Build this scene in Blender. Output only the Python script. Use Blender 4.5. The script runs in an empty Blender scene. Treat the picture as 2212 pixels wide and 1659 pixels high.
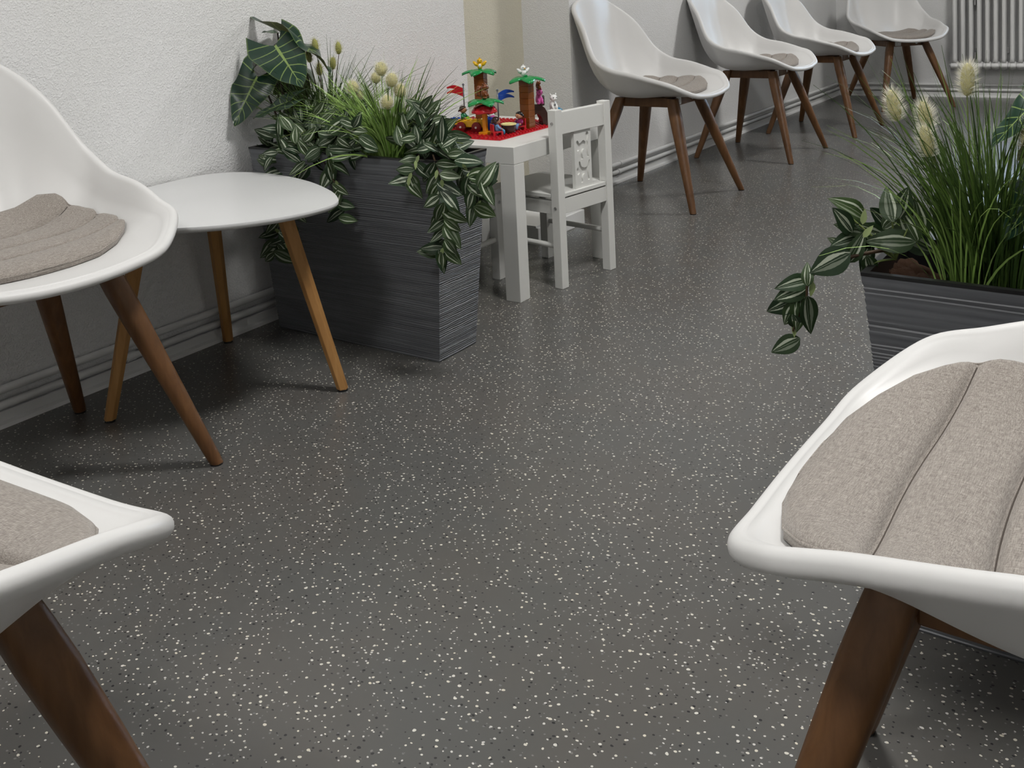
import bpy, bmesh, math, random
import numpy as np
from mathutils import Vector, Matrix
from mathutils.geometry import tessellate_polygon
random.seed(7); rng = np.random.default_rng(11)
SC = bpy.context.scene
COL = SC.collection
PI = math.pi

# ------------------------------------------------------------------ camera
CAM = dict(x=2.138, y=-.119, z=.911, yaw=-.603, pitch=.101, roll=.048, f=2179.8, cx=1106., cy=183.7)
def cam_axes():
    cy, sy = math.cos(CAM['yaw']), math.sin(CAM['yaw']); cp, sp = math.cos(CAM['pitch']), math.sin(CAM['pitch'])
    f = Vector((sy*cp, cy*cp, -sp)); r = Vector((cy, -sy, 0)); d = f.cross(r)
    c, s = math.cos(CAM['roll']), math.sin(CAM['roll'])
    return c*r + s*d, -s*r + c*d, f
CR, CD, CF = cam_axes()
CP = Vector((CAM['x'], CAM['y'], CAM['z']))
def ray(u, v): return CR*((u-CAM['cx'])/CAM['f']) + CD*((v-CAM['cy'])/CAM['f']) + CF
def onz(u, v, z=0.): d = ray(u, v); return CP + d*((z-CP.z)/d.z)
def ony(u, v, y, xmin=.02):
    d = ray(u, v); k = (y-CP.y)/d.y
    if (CP + d*k).x < xmin: k = (xmin-CP.x)/d.x      # stay in front of the wall
    return CP + d*k
cd = bpy.data.cameras.new('camera'); co = bpy.data.objects.new('camera', cd); COL.objects.link(co)
cd.sensor_width = 36; cd.lens = CAM['f']/2212*36; cd.shift_x = (1106-CAM['cx'])/2212; cd.shift_y = -(829.5-CAM['cy'])/2212
cd.clip_start = .02; cd.clip_end = 100
m = Matrix((CR, -CD, -CF)).transposed().to_4x4(); m.translation = CP; co.matrix_world = m
SC.camera = co

# ------------------------------------------------------------------ world, light, exposure
SC.view_settings.view_transform = 'Standard'; SC.view_settings.look = 'None'
SC.view_settings.exposure = 0.0; SC.view_settings.gamma = 1; SC.view_settings.use_curve_mapping = False
SC.cycles.use_denoising = True
SC.cycles.use_adaptive_sampling = True; SC.cycles.adaptive_threshold = .08; SC.cycles.adaptive_min_samples = 16
SC.cycles.max_bounces = 6; SC.cycles.diffuse_bounces = 3; SC.cycles.glossy_bounces = 3; SC.cycles.transmission_bounces = 4
SC.cycles.sample_clamp_indirect = 6
SC.cycles.caustics_reflective = False; SC.cycles.caustics_refractive = False
W = bpy.data.worlds.new('sky'); SC.world = W; W.use_nodes = True
W.node_tree.nodes['Background'].inputs[0].default_value = (.54, .75, 1.0, 1)
SKY = 14.
W.node_tree.nodes['Background'].inputs[1].default_value = SKY
BACK_ROT = math.atan(.046)
BW = Matrix.Translation((0, 7.125, 0)) @ Matrix.Rotation(BACK_ROT, 4, 'Z')
WIN = (.78, 2.45, .98, 2.25)      # window opening in the back wall: x0 x1 z0 z1
def area(name, mat4, sx, sy, power, color, portal=False, shape='RECTANGLE'):
    l = bpy.data.lights.new(name, 'AREA'); l.shape = shape; l.size = sx
    if shape in ('RECTANGLE', 'ELLIPSE'): l.size_y = sy
    l.energy = power; l.color = color
    o = bpy.data.objects.new(name, l); COL.objects.link(o); o.matrix_world = mat4
    if portal: l.cycles.is_portal = True
    return o
area('window_portal', BW @ Matrix.Translation(((WIN[0]+WIN[1])/2, .06, (WIN[2]+WIN[3])/2)) @ Matrix.Rotation(-PI/2, 4, 'X'), WIN[1]-WIN[0], WIN[3]-WIN[2], 1, (1, 1, 1), True)
CEIL = 2.75
LAMPS = [(1.45, -.75, 27), (1.7, 1.75, 42), (1.9, 5.0, 42)]
LAMP_COL = (1.0, .985, .96)

# ------------------------------------------------------------------ mesh helpers
class MB:
    def __init__(s): s.v = []; s.f = []; s.uv = []; s.mi = []
    def add(s, vs, fs, uvs=None, mi=0):
        o = len(s.v); s.v.extend([tuple(v) for v in vs])
        for k, f in enumerate(fs):
            s.f.append(tuple(i+o for i in f)); s.mi.append(mi)
            s.uv.append([uvs[i] for i in f] if uvs is not None else [(0., 0.)]*len(f))
        return s
    def box(s, x0, x1, y0, y1, z0, z1, M=None, mi=0):
        vs = [Vector((x, y, z)) for x in (x0, x1) for y in (y0, y1) for z in (z0, z1)]
        if M: vs = [M @ v for v in vs]
        return s.add(vs, [(0,1,3,2),(4,6,7,5),(0,4,5,1),(2,3,7,6),(0,2,6,4),(1,5,7,3)], mi=mi)
    def loft(s, rings, closed=True, caps=True, mi=0):
        n = len(rings[0]); vs = [p for r in rings for p in r]; fs = []
        for i in range(len(rings)-1):
            for j in range(n if closed else n-1):
                k = (j+1) % n
                fs.append((i*n+j, i*n+k, (i+1)*n+k, (i+1)*n+j))
        if caps and closed:
            fs.append(tuple(range(n))[::-1]); fs.append(tuple((len(rings)-1)*n+j for j in range(n)))
        return s.add(vs, fs, mi=mi)
    def tube(s, pts, rad, n=8, caps=True, mi=0):
        pts = [Vector(p) for p in pts]; rings = []
        t0 = (pts[1]-pts[0]).normalized(); ref = Vector((0,0,1)) if abs(t0.z) < .9 else Vector((1,0,0))
        nrm = t0.cross(ref).normalized()
        for i, p in enumerate(pts):
            t = (pts[min(i+1, len(pts)-1)]-pts[max(i-1, 0)]).normalized()
            nrm = (nrm - t*nrm.dot(t)).normalized(); b = t.cross(nrm)
            r = rad[i] if isinstance(rad, (list, tuple)) else rad
            rings.append([p + nrm*(r*math.cos(2*PI*k/n)) + b*(r*math.sin(2*PI*k/n)) for k in range(n)])
        return s.loft(rings, True, caps, mi)
    def lathe(s, prof, n=20, M=None, mi=0):
        rings = [[Vector((r*math.cos(2*PI*k/n), r*math.sin(2*PI*k/n), z)) for k in range(n)] for r, z in prof]
        if M: rings = [[M @ p for p in r] for r in rings]
        return s.loft(rings, True, True, mi)
    def ball(s, c, r, nu=14, nv=9, M=None, mi=0):
        c = Vector(c); r = Vector(r) if not isinstance(r, (int, float)) else Vector((r, r, r)); rings = []
        for i in range(nv+1):
            a = PI*(i+.02)/(nv+.04)
            rings.append([Vector((r.x*math.sin(a)*math.cos(2*PI*k/nu), r.y*math.sin(a)*math.sin(2*PI*k/nu), -r.z*math.cos(a))) for k in range(nu)])
        rings = [[c + ((M.to_3x3() @ p) if M else p) for p in rg] for rg in rings]
        return s.loft(rings, True, True, mi)
    def mesh(s, name, mats, smooth=False, bevel=0, bseg=2):
        me = bpy.data.meshes.new(name); me.from_pydata(s.v, [], s.f)
        for mt in (mats if isinstance(mats, (list, tuple)) else [mats]): me.materials.append(mt)
        if any(s.mi): me.polygons.foreach_set('material_index', s.mi)
        ul = me.uv_layers.new(name='UVMap'); flat = [c for f in s.uv for uv in f for c in uv]
        ul.data.foreach_set('uv', flat)
        me.update()
        bm = bmesh.new(); bm.from_mesh(me)
        if bevel:
            bm.normal_update()
            es = [e for e in bm.edges if len(e.link_faces) == 2 and e.calc_face_angle(0) > .6]
            bmesh.ops.bevel(bm, geom=es, offset=bevel, segments=bseg, affect='EDGES', profile=.5, clamp_overlap=True)
        bmesh.ops.recalc_face_normals(bm, faces=bm.faces); bm.to_mesh(me); bm.free()
        if smooth:
            me.polygons.foreach_set('use_smooth', [True]*len(me.polygons))
            if smooth == 'auto':
                me.set_sharp_from_angle(angle=math.radians(40))
        return me
def obj(name, me, parent=None, M=None):
    o = bpy.data.objects.new(name, me); COL.objects.link(o)
    if parent: o.parent = parent
    if M is not None:
        o.matrix_basis = M
    return o
def tag(o, label, cat, group=None):
    o['label'] = label; o['category'] = cat
    if group: o['group'] = group
    return o
def thing(name, label, cat, loc=(0,0,0), rz=0., group=None):
    o = bpy.data.objects.new(name, None); COL.objects.link(o); o.location = loc; o.rotation_euler = (0,0,rz)
    o.empty_display_size = .05
    return tag(o, label, cat, group)
def struct(name, me, M=None, parent=None):
    o = obj(name, me, parent, M)
    if parent is None: o['kind'] = 'structure'
    return o
def smoothcurve(P, n=8, closed=True):
    P = [Vector(p) for p in P]; K = len(P); out = []
    for i in range(K if closed else K-1):
        g = lambda j: P[j % K] if closed else P[min(max(j, 0), K-1)]
        p0, p1, p2, p3 = g(i-1), g(i), g(i+1), g(i+2)
        for q in range(n):
            t = q/n; out.append(.5*((2*p1)+(p2-p0)*t+(2*p0-5*p1+4*p2-p3)*t*t+(3*p1-p0-3*p2+p3)*t**3))
    if not closed: out.append(P[-1])
    return out

# ------------------------------------------------------------------ materials
def new_mat(name, color=(.8,.8,.8), rough=.5, spec=.5, metal=0., coat=0., sub=0.):
    mt = bpy.data.materials.new(name); mt.use_nodes = True; b = mt.node_tree.nodes['Principled BSDF']
    b.inputs['Base Color'].default_value = (*color, 1); b.inputs['Roughness'].default_value = rough
    b.inputs['Metallic'].default_value = metal; b.inputs['Specular IOR Level'].default_value = spec
    if coat: b.inputs['Coat Weight'].default_value = coat; b.inputs['Coat Roughness'].default_value = .15
    return mt
class NT:
    def __init__(s, mt): s.t = mt.node_tree; s.n = s.t.nodes; s.b = s.n['Principled BSDF']
    def new(s, ty, **kw):
        n = s.n.new(ty)
        for k, v in kw.items(): setattr(n, k, v)
        return n
    def link(s, a, b): s.t.links.new(a, b)
    def val(s, sock, v):
        if isinstance(v, bpy.types.NodeSocket): s.link(v, sock)
        else: sock.default_value = v
    def math(s, op, a, b=0., c=None, clamp=False):
        n = s.new('ShaderNodeMath', operation=op); n.use_clamp = clamp
        s.val(n.inputs[0], a); s.val(n.inputs[1], b)
        if c is not None: s.val(n.inputs[2], c)
        return n.outputs[0]
    def mix(s, fac, a, b):
        n = s.new('ShaderNodeMix', data_type='RGBA')
        s.val(n.inputs[0], fac)
        for k, v in ((6, a), (7, b)):
            s.val(n.inputs[k], v if isinstance(v, bpy.types.NodeSocket) else (*v, 1))
        return n.outputs[2]
    def coord(s, which='Object', scale=(1,1,1)):
        c = s.new('ShaderNodeTexCoord'); mp = s.new('ShaderNodeMapping'); mp.inputs['Scale'].default_value = scale
        s.link(c.outputs[which], mp.inputs[0]); return mp.outputs[0]
    def noise(s, vec, scale, detail=2., rough=.5, dist=0.):
        n = s.new('ShaderNodeTexNoise'); s.link(vec, n.inputs['Vector']); n.inputs['Scale'].default_value = scale
        n.inputs['Detail'].default_value = detail; n.inputs['Roughness'].default_value = rough; n.inputs['Distortion'].default_value = dist
        return n
    def ramp(s, fac, stops):
        n = s.new('ShaderNodeValToRGB'); s.link(fac, n.inputs[0]); e = n.color_ramp.elements
        while len(e) < len(stops): e.new(.5)
        for k, (p, c) in enumerate(stops): e[k].position = p; e[k].color = (*c, 1) if len(c) == 3 else c
        return n.outputs[0]
    def bump(s, h, strength, dist):
        n = s.new('ShaderNodeBump'); s.link(h, n.inputs['Height']); n.inputs['Strength'].default_value = strength; n.inputs['Distance'].default_value = dist
        s.link(n.outputs[0], s.b.inputs['Normal']); return n

def plaster(name, c0, c1):
    mt = new_mat(name, c0, .85, .25); N = NT(mt); v = N.coord()
    a = N.noise(v, 230, 1.2, .5); b = N.noise(v, 60, 2, .5); w = N.noise(v, 2.2, 3, .6)
    N.link(N.mix(N.ramp(w.outputs[0], [(.35, (0,0,0)), (.65, (1,1,1))]), c0, c1), N.b.inputs['Base Color'])
    h = N.math('ADD', N.ramp(a.outputs[0], [(.44, (0,0,0)), (.74, (1,1,1))]), N.math('MULTIPLY', b.outputs[0], .8))
    N.bump(h, .38, .0036); return mt
M_wall = plaster('white_plaster', (.80,.80,.79), (.83,.83,.83))
M_beige = plaster('beige_plaster', (.73,.69,.56), (.76,.72,.60))
M_ceil = new_mat('ceiling_paint', (.85,.85,.84), .9, .2)
M_gloss = new_mat('white_gloss_paint', (.80,.80,.79), .35, .45)
M_radi = new_mat('radiator_enamel', (.80,.80,.79), .30, .5)

def floor_mat():
    mt = new_mat('speckled_rubber_floor', (.1,.1,.1), .38, .45); N = NT(mt)
    v = N.coord('Object', (1,1,1))
    w1 = N.noise(v, 60, 2, .5)
    wob = N.new('ShaderNodeVectorMath', operation='SCALE'); N.link(w1.outputs['Color'], wob.inputs[0]); wob.inputs['Scale'].default_value = .006
    vv = N.new('ShaderNodeVectorMath', operation='ADD'); N.link(v, vv.inputs[0]); N.link(wob.outputs[0], vv.inputs[1])
    dense = N.noise(v, 9, 2, .6).outputs[0]
    base = N.mix(N.ramp(N.noise(v, 3.5, 3, .6).outputs[0], [(.38, (0,0,0)), (.62, (1,1,1))]), (.113,.108,.100), (.107,.107,.102))
    col = base
    def chips(scale, seed, r0, r1, colour, thr, jitter, mixf=1.):
        nonlocal col
        mp = N.new('ShaderNodeMapping'); N.link(vv.outputs[0], mp.inputs[0]); mp.inputs['Location'].default_value = (seed, seed*1.7, 0); mp.inputs['Rotation'].default_value = (0, 0, seed); mp.inputs['Scale'].default_value = (1, 1.2, 1)
        vo = N.new('ShaderNodeTexVoronoi'); vo.voronoi_dimensions = '2D'; N.link(mp.outputs[0], vo.inputs['Vector']); vo.inputs['Scale'].default_value = scale; vo.inputs['Randomness'].default_value = 1.
        sp = N.new('ShaderNodeSeparateColor'); N.link(vo.outputs['Color'], sp.inputs[0])
        keep = N.math('LESS_THAN', sp.outputs[0], N.math('MULTIPLY', N.math('ADD', dense, .5), thr))
        rad = N.math('MULTIPLY_ADD', sp.outputs[1], r1-r0, r0)
        ins = N.math('LESS_THAN', vo.outputs['Distance'], rad)
        fac = N.math('MULTIPLY', N.math('MULTIPLY', keep, ins), mixf)
        cc = N.mix(sp.outputs[2], colour, tuple(min(1, c*j) for c, j in zip(colour, jitter)))
        col = N.mix(fac, col, cc)
    chips(85, 3.1, .07, .19, (.030,.030,.031), .27, (.8,.8,.8))
    chips(90, 6.4, .07, .18, (.22,.215,.20), .24, (.8,.85,.9))
    chips(84, 0.7, .09, .205, (.70,.69,.63), .25, (1.0,.95,.85))
    chips(95, 9.2, .07, .18, (.66,.65,.62), .17, (.95,.95,.92))
    N.link(col, N.b.inputs['Base Color'])
    N.b.inputs['Roughness'].default_value = .29
    return mt
M_floor = floor_mat()

M_shell = new_mat('white_shell_plastic', (.76,.755,.745), .42, .45)
def wood(name, c0, c1, rough=.42, sc=1.):
    mt = new_mat(name, c0, rough, .4); N = NT(mt); v = N.coord('Object', (60*sc, 60*sc, 5*sc))
    n = N.noise(v, 1.0, 4, .6, .6); n2 = N.noise(N.coord('Object', (6,6,3)), 1.6, 2, .5)
    f = N.math('ADD', N.math('MULTIPLY', n.outputs[0], .7), N.math('MULTIPLY', n2.outputs[0], .45))
    N.link(N.mix(N.ramp(f, [(.40, (0,0,0)), (.75, (1,1,1))]), c0, c1), N.b.inputs['Base Color'])
    N.bump(n.outputs[0], .12, .0008); return mt
M_walnut = wood('walnut_stain', (.175,.083,.032), (.090,.039,.014))
M_oak = wood('oak_wood', (.46,.245,.085), (.34,.165,.05), .5)
def fabric():
    mt = new_mat('beige_melange_fabric', (.4,.36,.31), .9, .15); N = NT(mt)
    a = N.noise(N.coord('Object', (110, 1700, 900)), 1., 2, .6); b = N.noise(N.coord('Object', (1700, 110, 900)), 1., 2, .6)
    f = N.math('ADD', N.math('MULTIPLY', a.outputs[0], .5), N.math('MULTIPLY', b.outputs[0], .5))
    N.link(N.ramp(f, [(.36, (.185,.162,.142)), (.5, (.325,.290,.258)), (.64, (.50,.458,.415))]), N.b.inputs['Base Color'])
    N.b.inputs['Sheen Weight'].default_value = .25
    N.bump(f, .5, .0015); return mt
M_fabric = fabric()
M_seam = new_mat('dark_seam_thread', (.10,.085,.075), .9, .1)
M_black = new_mat('black_plastic', (.012,.012,.013), .3, .5)
M_steel = new_mat('brushed_steel', (.55,.55,.55), .35, .5, 1.)
def planter_mat():
    mt = new_mat('grey_ridged_plastic', (.10,.105,.115), .42, .45); N = NT(mt)
    n = N.noise(N.coord('Object', (3,3,90)), 1., 3, .6)
    N.link(N.ramp(n.outputs[0], [(.3, (.100,.105,.115)), (.7, (.175,.182,.196))]), N.b.inputs['Base Color']); return mt
M_planter = planter_mat()
M_lacq = new_mat('white_lacquer', (.80,.80,.78), .42, .45)
M_kid = new_mat('white_painted_wood', (.77,.77,.74), .38, .45)
M_tab = new_mat('white_table_laminate', (.73,.735,.735), .32, .4)

def stripe_leaf():
    mt = new_mat('striped_leaf', (.03,.07,.02), .48, .35); N = NT(mt)
    uv = N.new('ShaderNodeUVMap'); sp = N.new('ShaderNodeSeparateXYZ'); N.link(uv.outputs[0], sp.inputs[0])
    oi = N.new('ShaderNodeObjectInfo')
    u = N.math('ABSOLUTE', N.math('SUBTRACT', sp.outputs[0], .5)); u = N.math('MULTIPLY', u, 2.)
    nz = N.noise(uv.outputs[0], 3.5, 2, .5); u2 = N.math('ADD', u, N.math('MULTIPLY_ADD', nz.outputs[0], .16, -.08))
    rnd = oi.outputs['Random']
    cen = N.math('MULTIPLY_ADD', rnd, .20, .26); wid = N.math('MULTIPLY_ADD', N.math('FRACT', N.math('MULTIPLY', rnd, 7.3)), .07, .07)
    wid = N.math('MULTIPLY', wid, N.math('MULTIPLY_ADD', N.math('SINE', N.math('MULTIPLY', sp.outputs[1], PI)), .9, .25))
    s1 = N.math('LESS_THAN', N.math('ABSOLUTE', N.math('SUBTRACT', u2, cen)), wid)     # broad pale band each side
    oneside = N.math('MULTIPLY', N.math('GREATER_THAN', N.math('FRACT', N.math('MULTIPLY', rnd, 3.7)), .4), N.math('GREATER_THAN', sp.outputs[0], .5))
    s1 = N.math('MULTIPLY', s1, N.math('SUBTRACT', 1., N.math('MULTIPLY', oneside, .65)))
    s2 = N.math('LESS_THAN', u, .028)
    f = N.math('MAXIMUM', N.math('MULTIPLY', s1, .9), N.math('MULTIPLY', s2, .40))
    g = N.mix(rnd, (.014,.036,.014), (.036,.066,.018))
    N.link(N.mix(f, g, (.52,.57,.45)), N.b.inputs['Base Color'])
    N.b.inputs['Subsurface Weight'].default_value = 0
    return mt
M_stripe = stripe_leaf()
def vein_leaf():
    mt = new_mat('veined_leaf', (.02,.06,.025), .32, .5); N = NT(mt)
    uv = N.new('ShaderNodeUVMap'); sp = N.new('ShaderNodeSeparateXYZ'); N.link(uv.outputs[0], sp.inputs[0])
    u = N.math('MULTIPLY', N.math('ABSOLUTE', N.math('SUBTRACT', sp.outputs[0], .5)), 2.)
    v = sp.outputs[1]
    mid = N.math('LESS_THAN', u, N.math('MULTIPLY_ADD', v, -.045, .060))
    ph = N.math('FRACT', N.math('SUBTRACT', N.math('MULTIPLY', v, 7.), N.math('MULTIPLY', N.math('POWER', u, .8), 1.5)))
    side = N.math('LESS_THAN', N.math('ABSOLUTE', N.math('SUBTRACT', ph, .5)), N.math('MULTIPLY_ADD', u, -.045, .075))
    edge = N.math('GREATER_THAN', u, .96)
    f = N.math('MAXIMUM', mid, N.math('MAXIMUM', N.math('MULTIPLY', side, .8), N.math('MULTIPLY', edge, .35)))
    top = N.mix(f, (.009,.036,.019), (.22,.31,.09))
    bot = N.mix(f, (.075,.085,.025), (.20,.23,.07))
    gm = N.new('ShaderNodeNewGeometry')
    N.link(N.mix(gm.outputs['Backfacing'], top, bot), N.b.inputs['Base Color'])
    return mt
M_vein = vein_leaf()
def grass_mat(name, c0, c1):
    mt = new_mat(name, c0, .45, .35); N = NT(mt)
    uv = N.new('ShaderNodeUVMap'); sp = N.new('ShaderNodeSeparateXYZ'); N.link(uv.outputs[0], sp.inputs[0])
    N.link(N.mix(sp.outputs[0], c0, c1), N.b.inputs['Base Color']); return mt
M_gr1 = grass_mat('bright_grass', (.17,.31,.05), (.42,.60,.19))
M_gr2 = grass_mat('dark_grass', (.018,.040,.010), (.085,.150,.035))
M_gr3 = grass_mat('deep_grass', (.022,.055,.012), (.13,.22,.045))
M_plume = new_mat('plume_core', (.56,.52,.27), .9, .1)
M_fuzz = new_mat('plume_hair', (.90,.88,.78), .7, .3)
M_plumed = new_mat('plume_core_olive', (.36,.36,.12), .9, .1)
M_fuzzd = new_mat('plume_hair_olive', (.62,.60,.36), .8, .2)
M_stem = new_mat('green_stem', (.17,.22,.07), .5, .3)
M_stemb = new_mat('brown_stem', (.065,.040,.022), .6, .3)
M_petiole = new_mat('dark_petiole', (.035,.012,.012), .45, .4)
M_bud = new_mat('pale_young_leaf', (.30,.38,.16), .5, .3)
def stone_mat():
    mt = new_mat('lava_stone', (.17,.085,.05), .95, .1); N = NT(mt); v = N.coord('Object')
    n = N.noise(v, 160, 3, .7); N.link(N.ramp(n.outputs[0], [(.3, (.075,.038,.025)), (.7, (.25,.14,.09))]), N.b.inputs['Base Color']); N.bump(n.outputs[0], 1., .004); return mt
M_stone = stone_mat()
def plastic(name, c): return new_mat(name, c, .22, .5)
P = {k: plastic('toy_'+k, c) for k, c in dict(red=(.52,.012,.022), darkred=(.22,.008,.012), green=(.010,.27,.065), lime=(.28,.50,.03), yellow=(.80,.47,.015), orange=(.78,.33,.01), blue=(.008,.06,.38),
     brown=(.20,.062,.012), dark=(.040,.014,.010), nut=(.19,.055,.015), white=(.82,.82,.80), black=(.012,.012,.013), pink=(.62,.10,.36), skin=(.56,.27,.15), tan=(.42,.19,.10), grey=(.16,.17,.18), plum=(.24,.012,.10), denim=(.17,.33,.58), cream=(.80,.72,.32), jade=(.012,.16,.06), hair=(.035,.013,.010), purple=(.06,.012,.14), sky=(.05,.30,.52)).items()}

# ------------------------------------------------------------------ room shell
WX = -.02; NY0, NY1, ND = 2.737, 3.455, .235
RX, FY, BY = 4.3, -2.0, 7.16
mb = MB(); mb.add([(-.4,FY,0),(RX,FY,0),(RX,7.6,0),(-.4,7.6,0)], [(0,1,2,3)]); fl = struct('floor', mb.mesh('floor', M_floor))
def quad(mb, a, b, c, d): mb.add([a, b, c, d], [(0,1,2,3)])
mb = MB(); z1 = CEIL
mb.box(WX-.12, WX, FY-.1, NY0, 0, z1); mb.box(WX-.12, WX, NY1, 7.4, 0, z1)
mb.box(WX-ND, WX-.12, NY1, NY1+.1, 0, z1); mb.box(WX-ND, WX-.12, NY0-.1, NY0, 0, z1)
mb.box(WX-ND, WX, NY0, NY1, 2.15, z1)
struct('wall_left', mb.mesh('wall_left', M_wall))
mb = MB().box(WX-ND-.1, WX-ND, NY0-.1, NY1+.1, 0, z1); struct('wall_niche', mb.mesh('wall_niche', M_beige))
mb = MB(); x0, x1, w0, w1 = WIN
mb.box(-.4, x0, 0, .22, 0, z1); mb.box(x1, RX+.2, 0, .22, 0, z1); mb.box(x0, x1, 0, .22, 0, w0); mb.box(x0, x1, 0, .22, w1, z1)
struct('wall_back', mb.mesh('wall_back', M_wall), BW)
struct('wall_right', MB().box(RX, RX+.12, FY-.1, 7.5, 0, z1).mesh('wall_right', M_wall))
struct('wall_front', MB().box(WX-.12, RX+.12, FY-.12, FY, 0, z1).mesh('wall_front', M_wall))
struct('ceiling', MB().box(-.4, RX+.12, FY-.12, 7.6, z1, z1+.1).mesh('ceiling', M_ceil))
# window with frame, two sashes, panes and sill
wm = MB()
for a, b in ((x0, x0+.07), (x1-.07, x1), ((x0+x1)/2-.05, (x0+x1)/2+.05)): wm.box(a, b, .09, .15, w0, w1)
for a, b in ((w0, w0+.08), (w1-.08, w1)): wm.box(x0+.07, x1-.07, .09, .15, a, b)
win = struct('window_1', wm.mesh('window_frame', M_gloss, bevel=.004), BW)
M_glass = new_mat('window_glass', (1,1,1), .0, .5); gb = NT(M_glass).b; gb.inputs['Transmission Weight'].default_value = 1; gb.inputs['IOR'].default_value = 1.01
xm = (x0+x1)/2
for a, b in ((x0+.07, xm-.05), (xm+.05, x1-.07)):
    obj('pane', MB().box(a, b, .118, .122, w0+.08, w1-.08).mesh('pane', M_glass), win)
obj('window_sill', MB().box(x0-.05, x1+.05, -.06, .09, w0-.03, w0).mesh('sill', M_gloss, bevel=.004), win)

# skirting and heating pipes
def skirting(name, M, L):
    mb = MB().box(0, L, 0, .010, 0, .034)
    o = struct(name, mb.mesh('skirting', M_gloss, bevel=.002), M)
    s = obj('strip', MB().add([(0,.010,0),(0,.022,0),(0,.020,.008),(0,.010,.012),(L,.010,0),(L,.022,0),(L,.020,.008),(L,.010,.012)], [(0,1,5,4),(1,2,6,5),(2,3,7,6),(3,0,4,7),(0,3,2,1),(4,5,6,7)]).mesh('strip', M_gloss, 'auto'), o)
    return o
# local frame of a wall run: +x along wall, +y into room
def run_left(y0): return Matrix.Translation((WX, y0, 0)) @ Matrix(((0,1,0,0),(1,0,0,0),(0,0,1,0),(0,0,0,1)))
skirting('baseboard_left', run_left(FY), NY0-FY); skirting('baseboard_left', run_left(NY1), 7.13-NY1)
MBACK = BW @ Matrix(((1,0,0,WX),(0,-1,0,0),(0,0,1,0),(0,0,0,1)))
skirting('baseboard_back', MBACK, RX-WX)
def pipe(M, L, z, label, joints, r=.0095):
    o = obj('heating_pipe', MB().tube([(0,.014,z),(L*.5,.014,z),(L,.014,z)], r, 14).mesh('pipe', M_gloss, 'auto'), None, M)
    tag(o, label, 'pipe', 'heating pipes along the skirting')
    for j in joints:
        obj('pipe_clip', MB().tube([(j-.012,.014,z),(j+.012,.014,z)], r+.0025, 14).mesh('pipe_clip', M_gloss, 'auto'), o)
for z, w in ((.084, 'upper'), (.050, 'lower')):
    pipe(run_left(FY), NY0-FY, z, f'{w} white heating pipe on the near wall, behind shell chair and side table', (2.6, 3.3, 4.4))
    pipe(run_left(NY1), 7.10-NY1, z, f'{w} white heating pipe along the wall behind the row of three shell chairs', (.35+(.02 if w=='upper' else .0), 1.75, 3.4))
    pipe(MBACK, RX-WX, z, f'{w} white heating pipe along the back wall under the radiator', (.05, .45, 1.3, 2.4))

# ------------------------------------------------------------------ ceiling lamps (real fittings above the room)
M_emit = new_mat('lamp_diffuser', (1,1,1)); N_ = NT(M_emit); N_.b.inputs['Emission Color'].default_value = (*LAMP_COL, 1); N_.b.inputs['Emission Strength'].default_value = 3
for k, (lx, ly, pw) in enumerate(LAMPS):
    t = thing('ceiling_lamp', ['round ceiling lamp above the near chairs', 'round ceiling lamp above the toy table', 'round ceiling lamp above the far row of chairs'][k], 'lamp', (lx, ly, CEIL), 0, 'ceiling lamps')
    obj('housing', MB().lathe([(.27,-.03),(.28,-.02),(.28,0),(.05,0)], 40).mesh('housing', M_gloss, 'auto'), t)
    obj('diffuser', MB().lathe([(.02,-.045),(.18,-.042),(.25,-.036),(.262,-.03),(.1,-.03)], 40).mesh('diffuser', M_emit, True), t)
    area('lamp_light', Matrix.Translation((lx, ly, CEIL-.055)), .5, .5, pw, LAMP_COL, False, 'DISK')

# ------------------------------------------------------------------ radiator
def radiator():
    t = thing('radiator', 'white tubular column radiator on the back wall under the window', 'radiator'); t.matrix_world = BW
    x0, n, pitch, zb, zt = .775, 24, .0492, .20, .86
    col = MB()
    for yy in (-.035, -.075, -.115):
        col.tube([(0,yy,zb+.045),(0,yy,zb+.07),(0,yy,zt-.07),(0,yy,zt-.045)], [.0155,.0125,.0125,.0155], 10)
    bulge = lambda z: [(-.0235, .019), (-.017, .024), (0, .030), (.017, .024), (.0235, .019)]
    for zc in (zb+.022, zt-.022):
        rings = []
        for dx, rr in bulge(zc):
            rings.append([Vector((dx, -.075+ (.058+rr*.35)*math.cos(a), zc+rr*math.sin(a))) for a in [2*PI*k/14 for k in range(14)]])
        col.loft(rings)
    me = col.mesh('radiator_column', M_radi, True)
    for k in range(n): obj('column', me, t, Matrix.Translation((x0+k*pitch, 0, 0)))
    vm = MB().box(-.004,.004,-.10,-.05,0,.05).tube([(0,-.075,.045),(0,-.075,.075)], .006, 8)
    vme = vm.mesh('bracket', M_steel)
    for z in (zb+.06, zt-.12, zb+.42): obj('bracket', vme, t, Matrix.Translation((x0+2.5*pitch, 0, z)))
    obj('end_plug', MB().tube([(x0-.035,-.075,zb+.022),(x0-.022,-.075,zb+.022)], .014, 10).mesh('plug', M_steel), t)
    obj('wall_hook', MB().box(x0+.3,x0+.32,-.03,0,zb+.1,zb+.14).mesh('hook', M_radi), t)
radiator()

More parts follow.
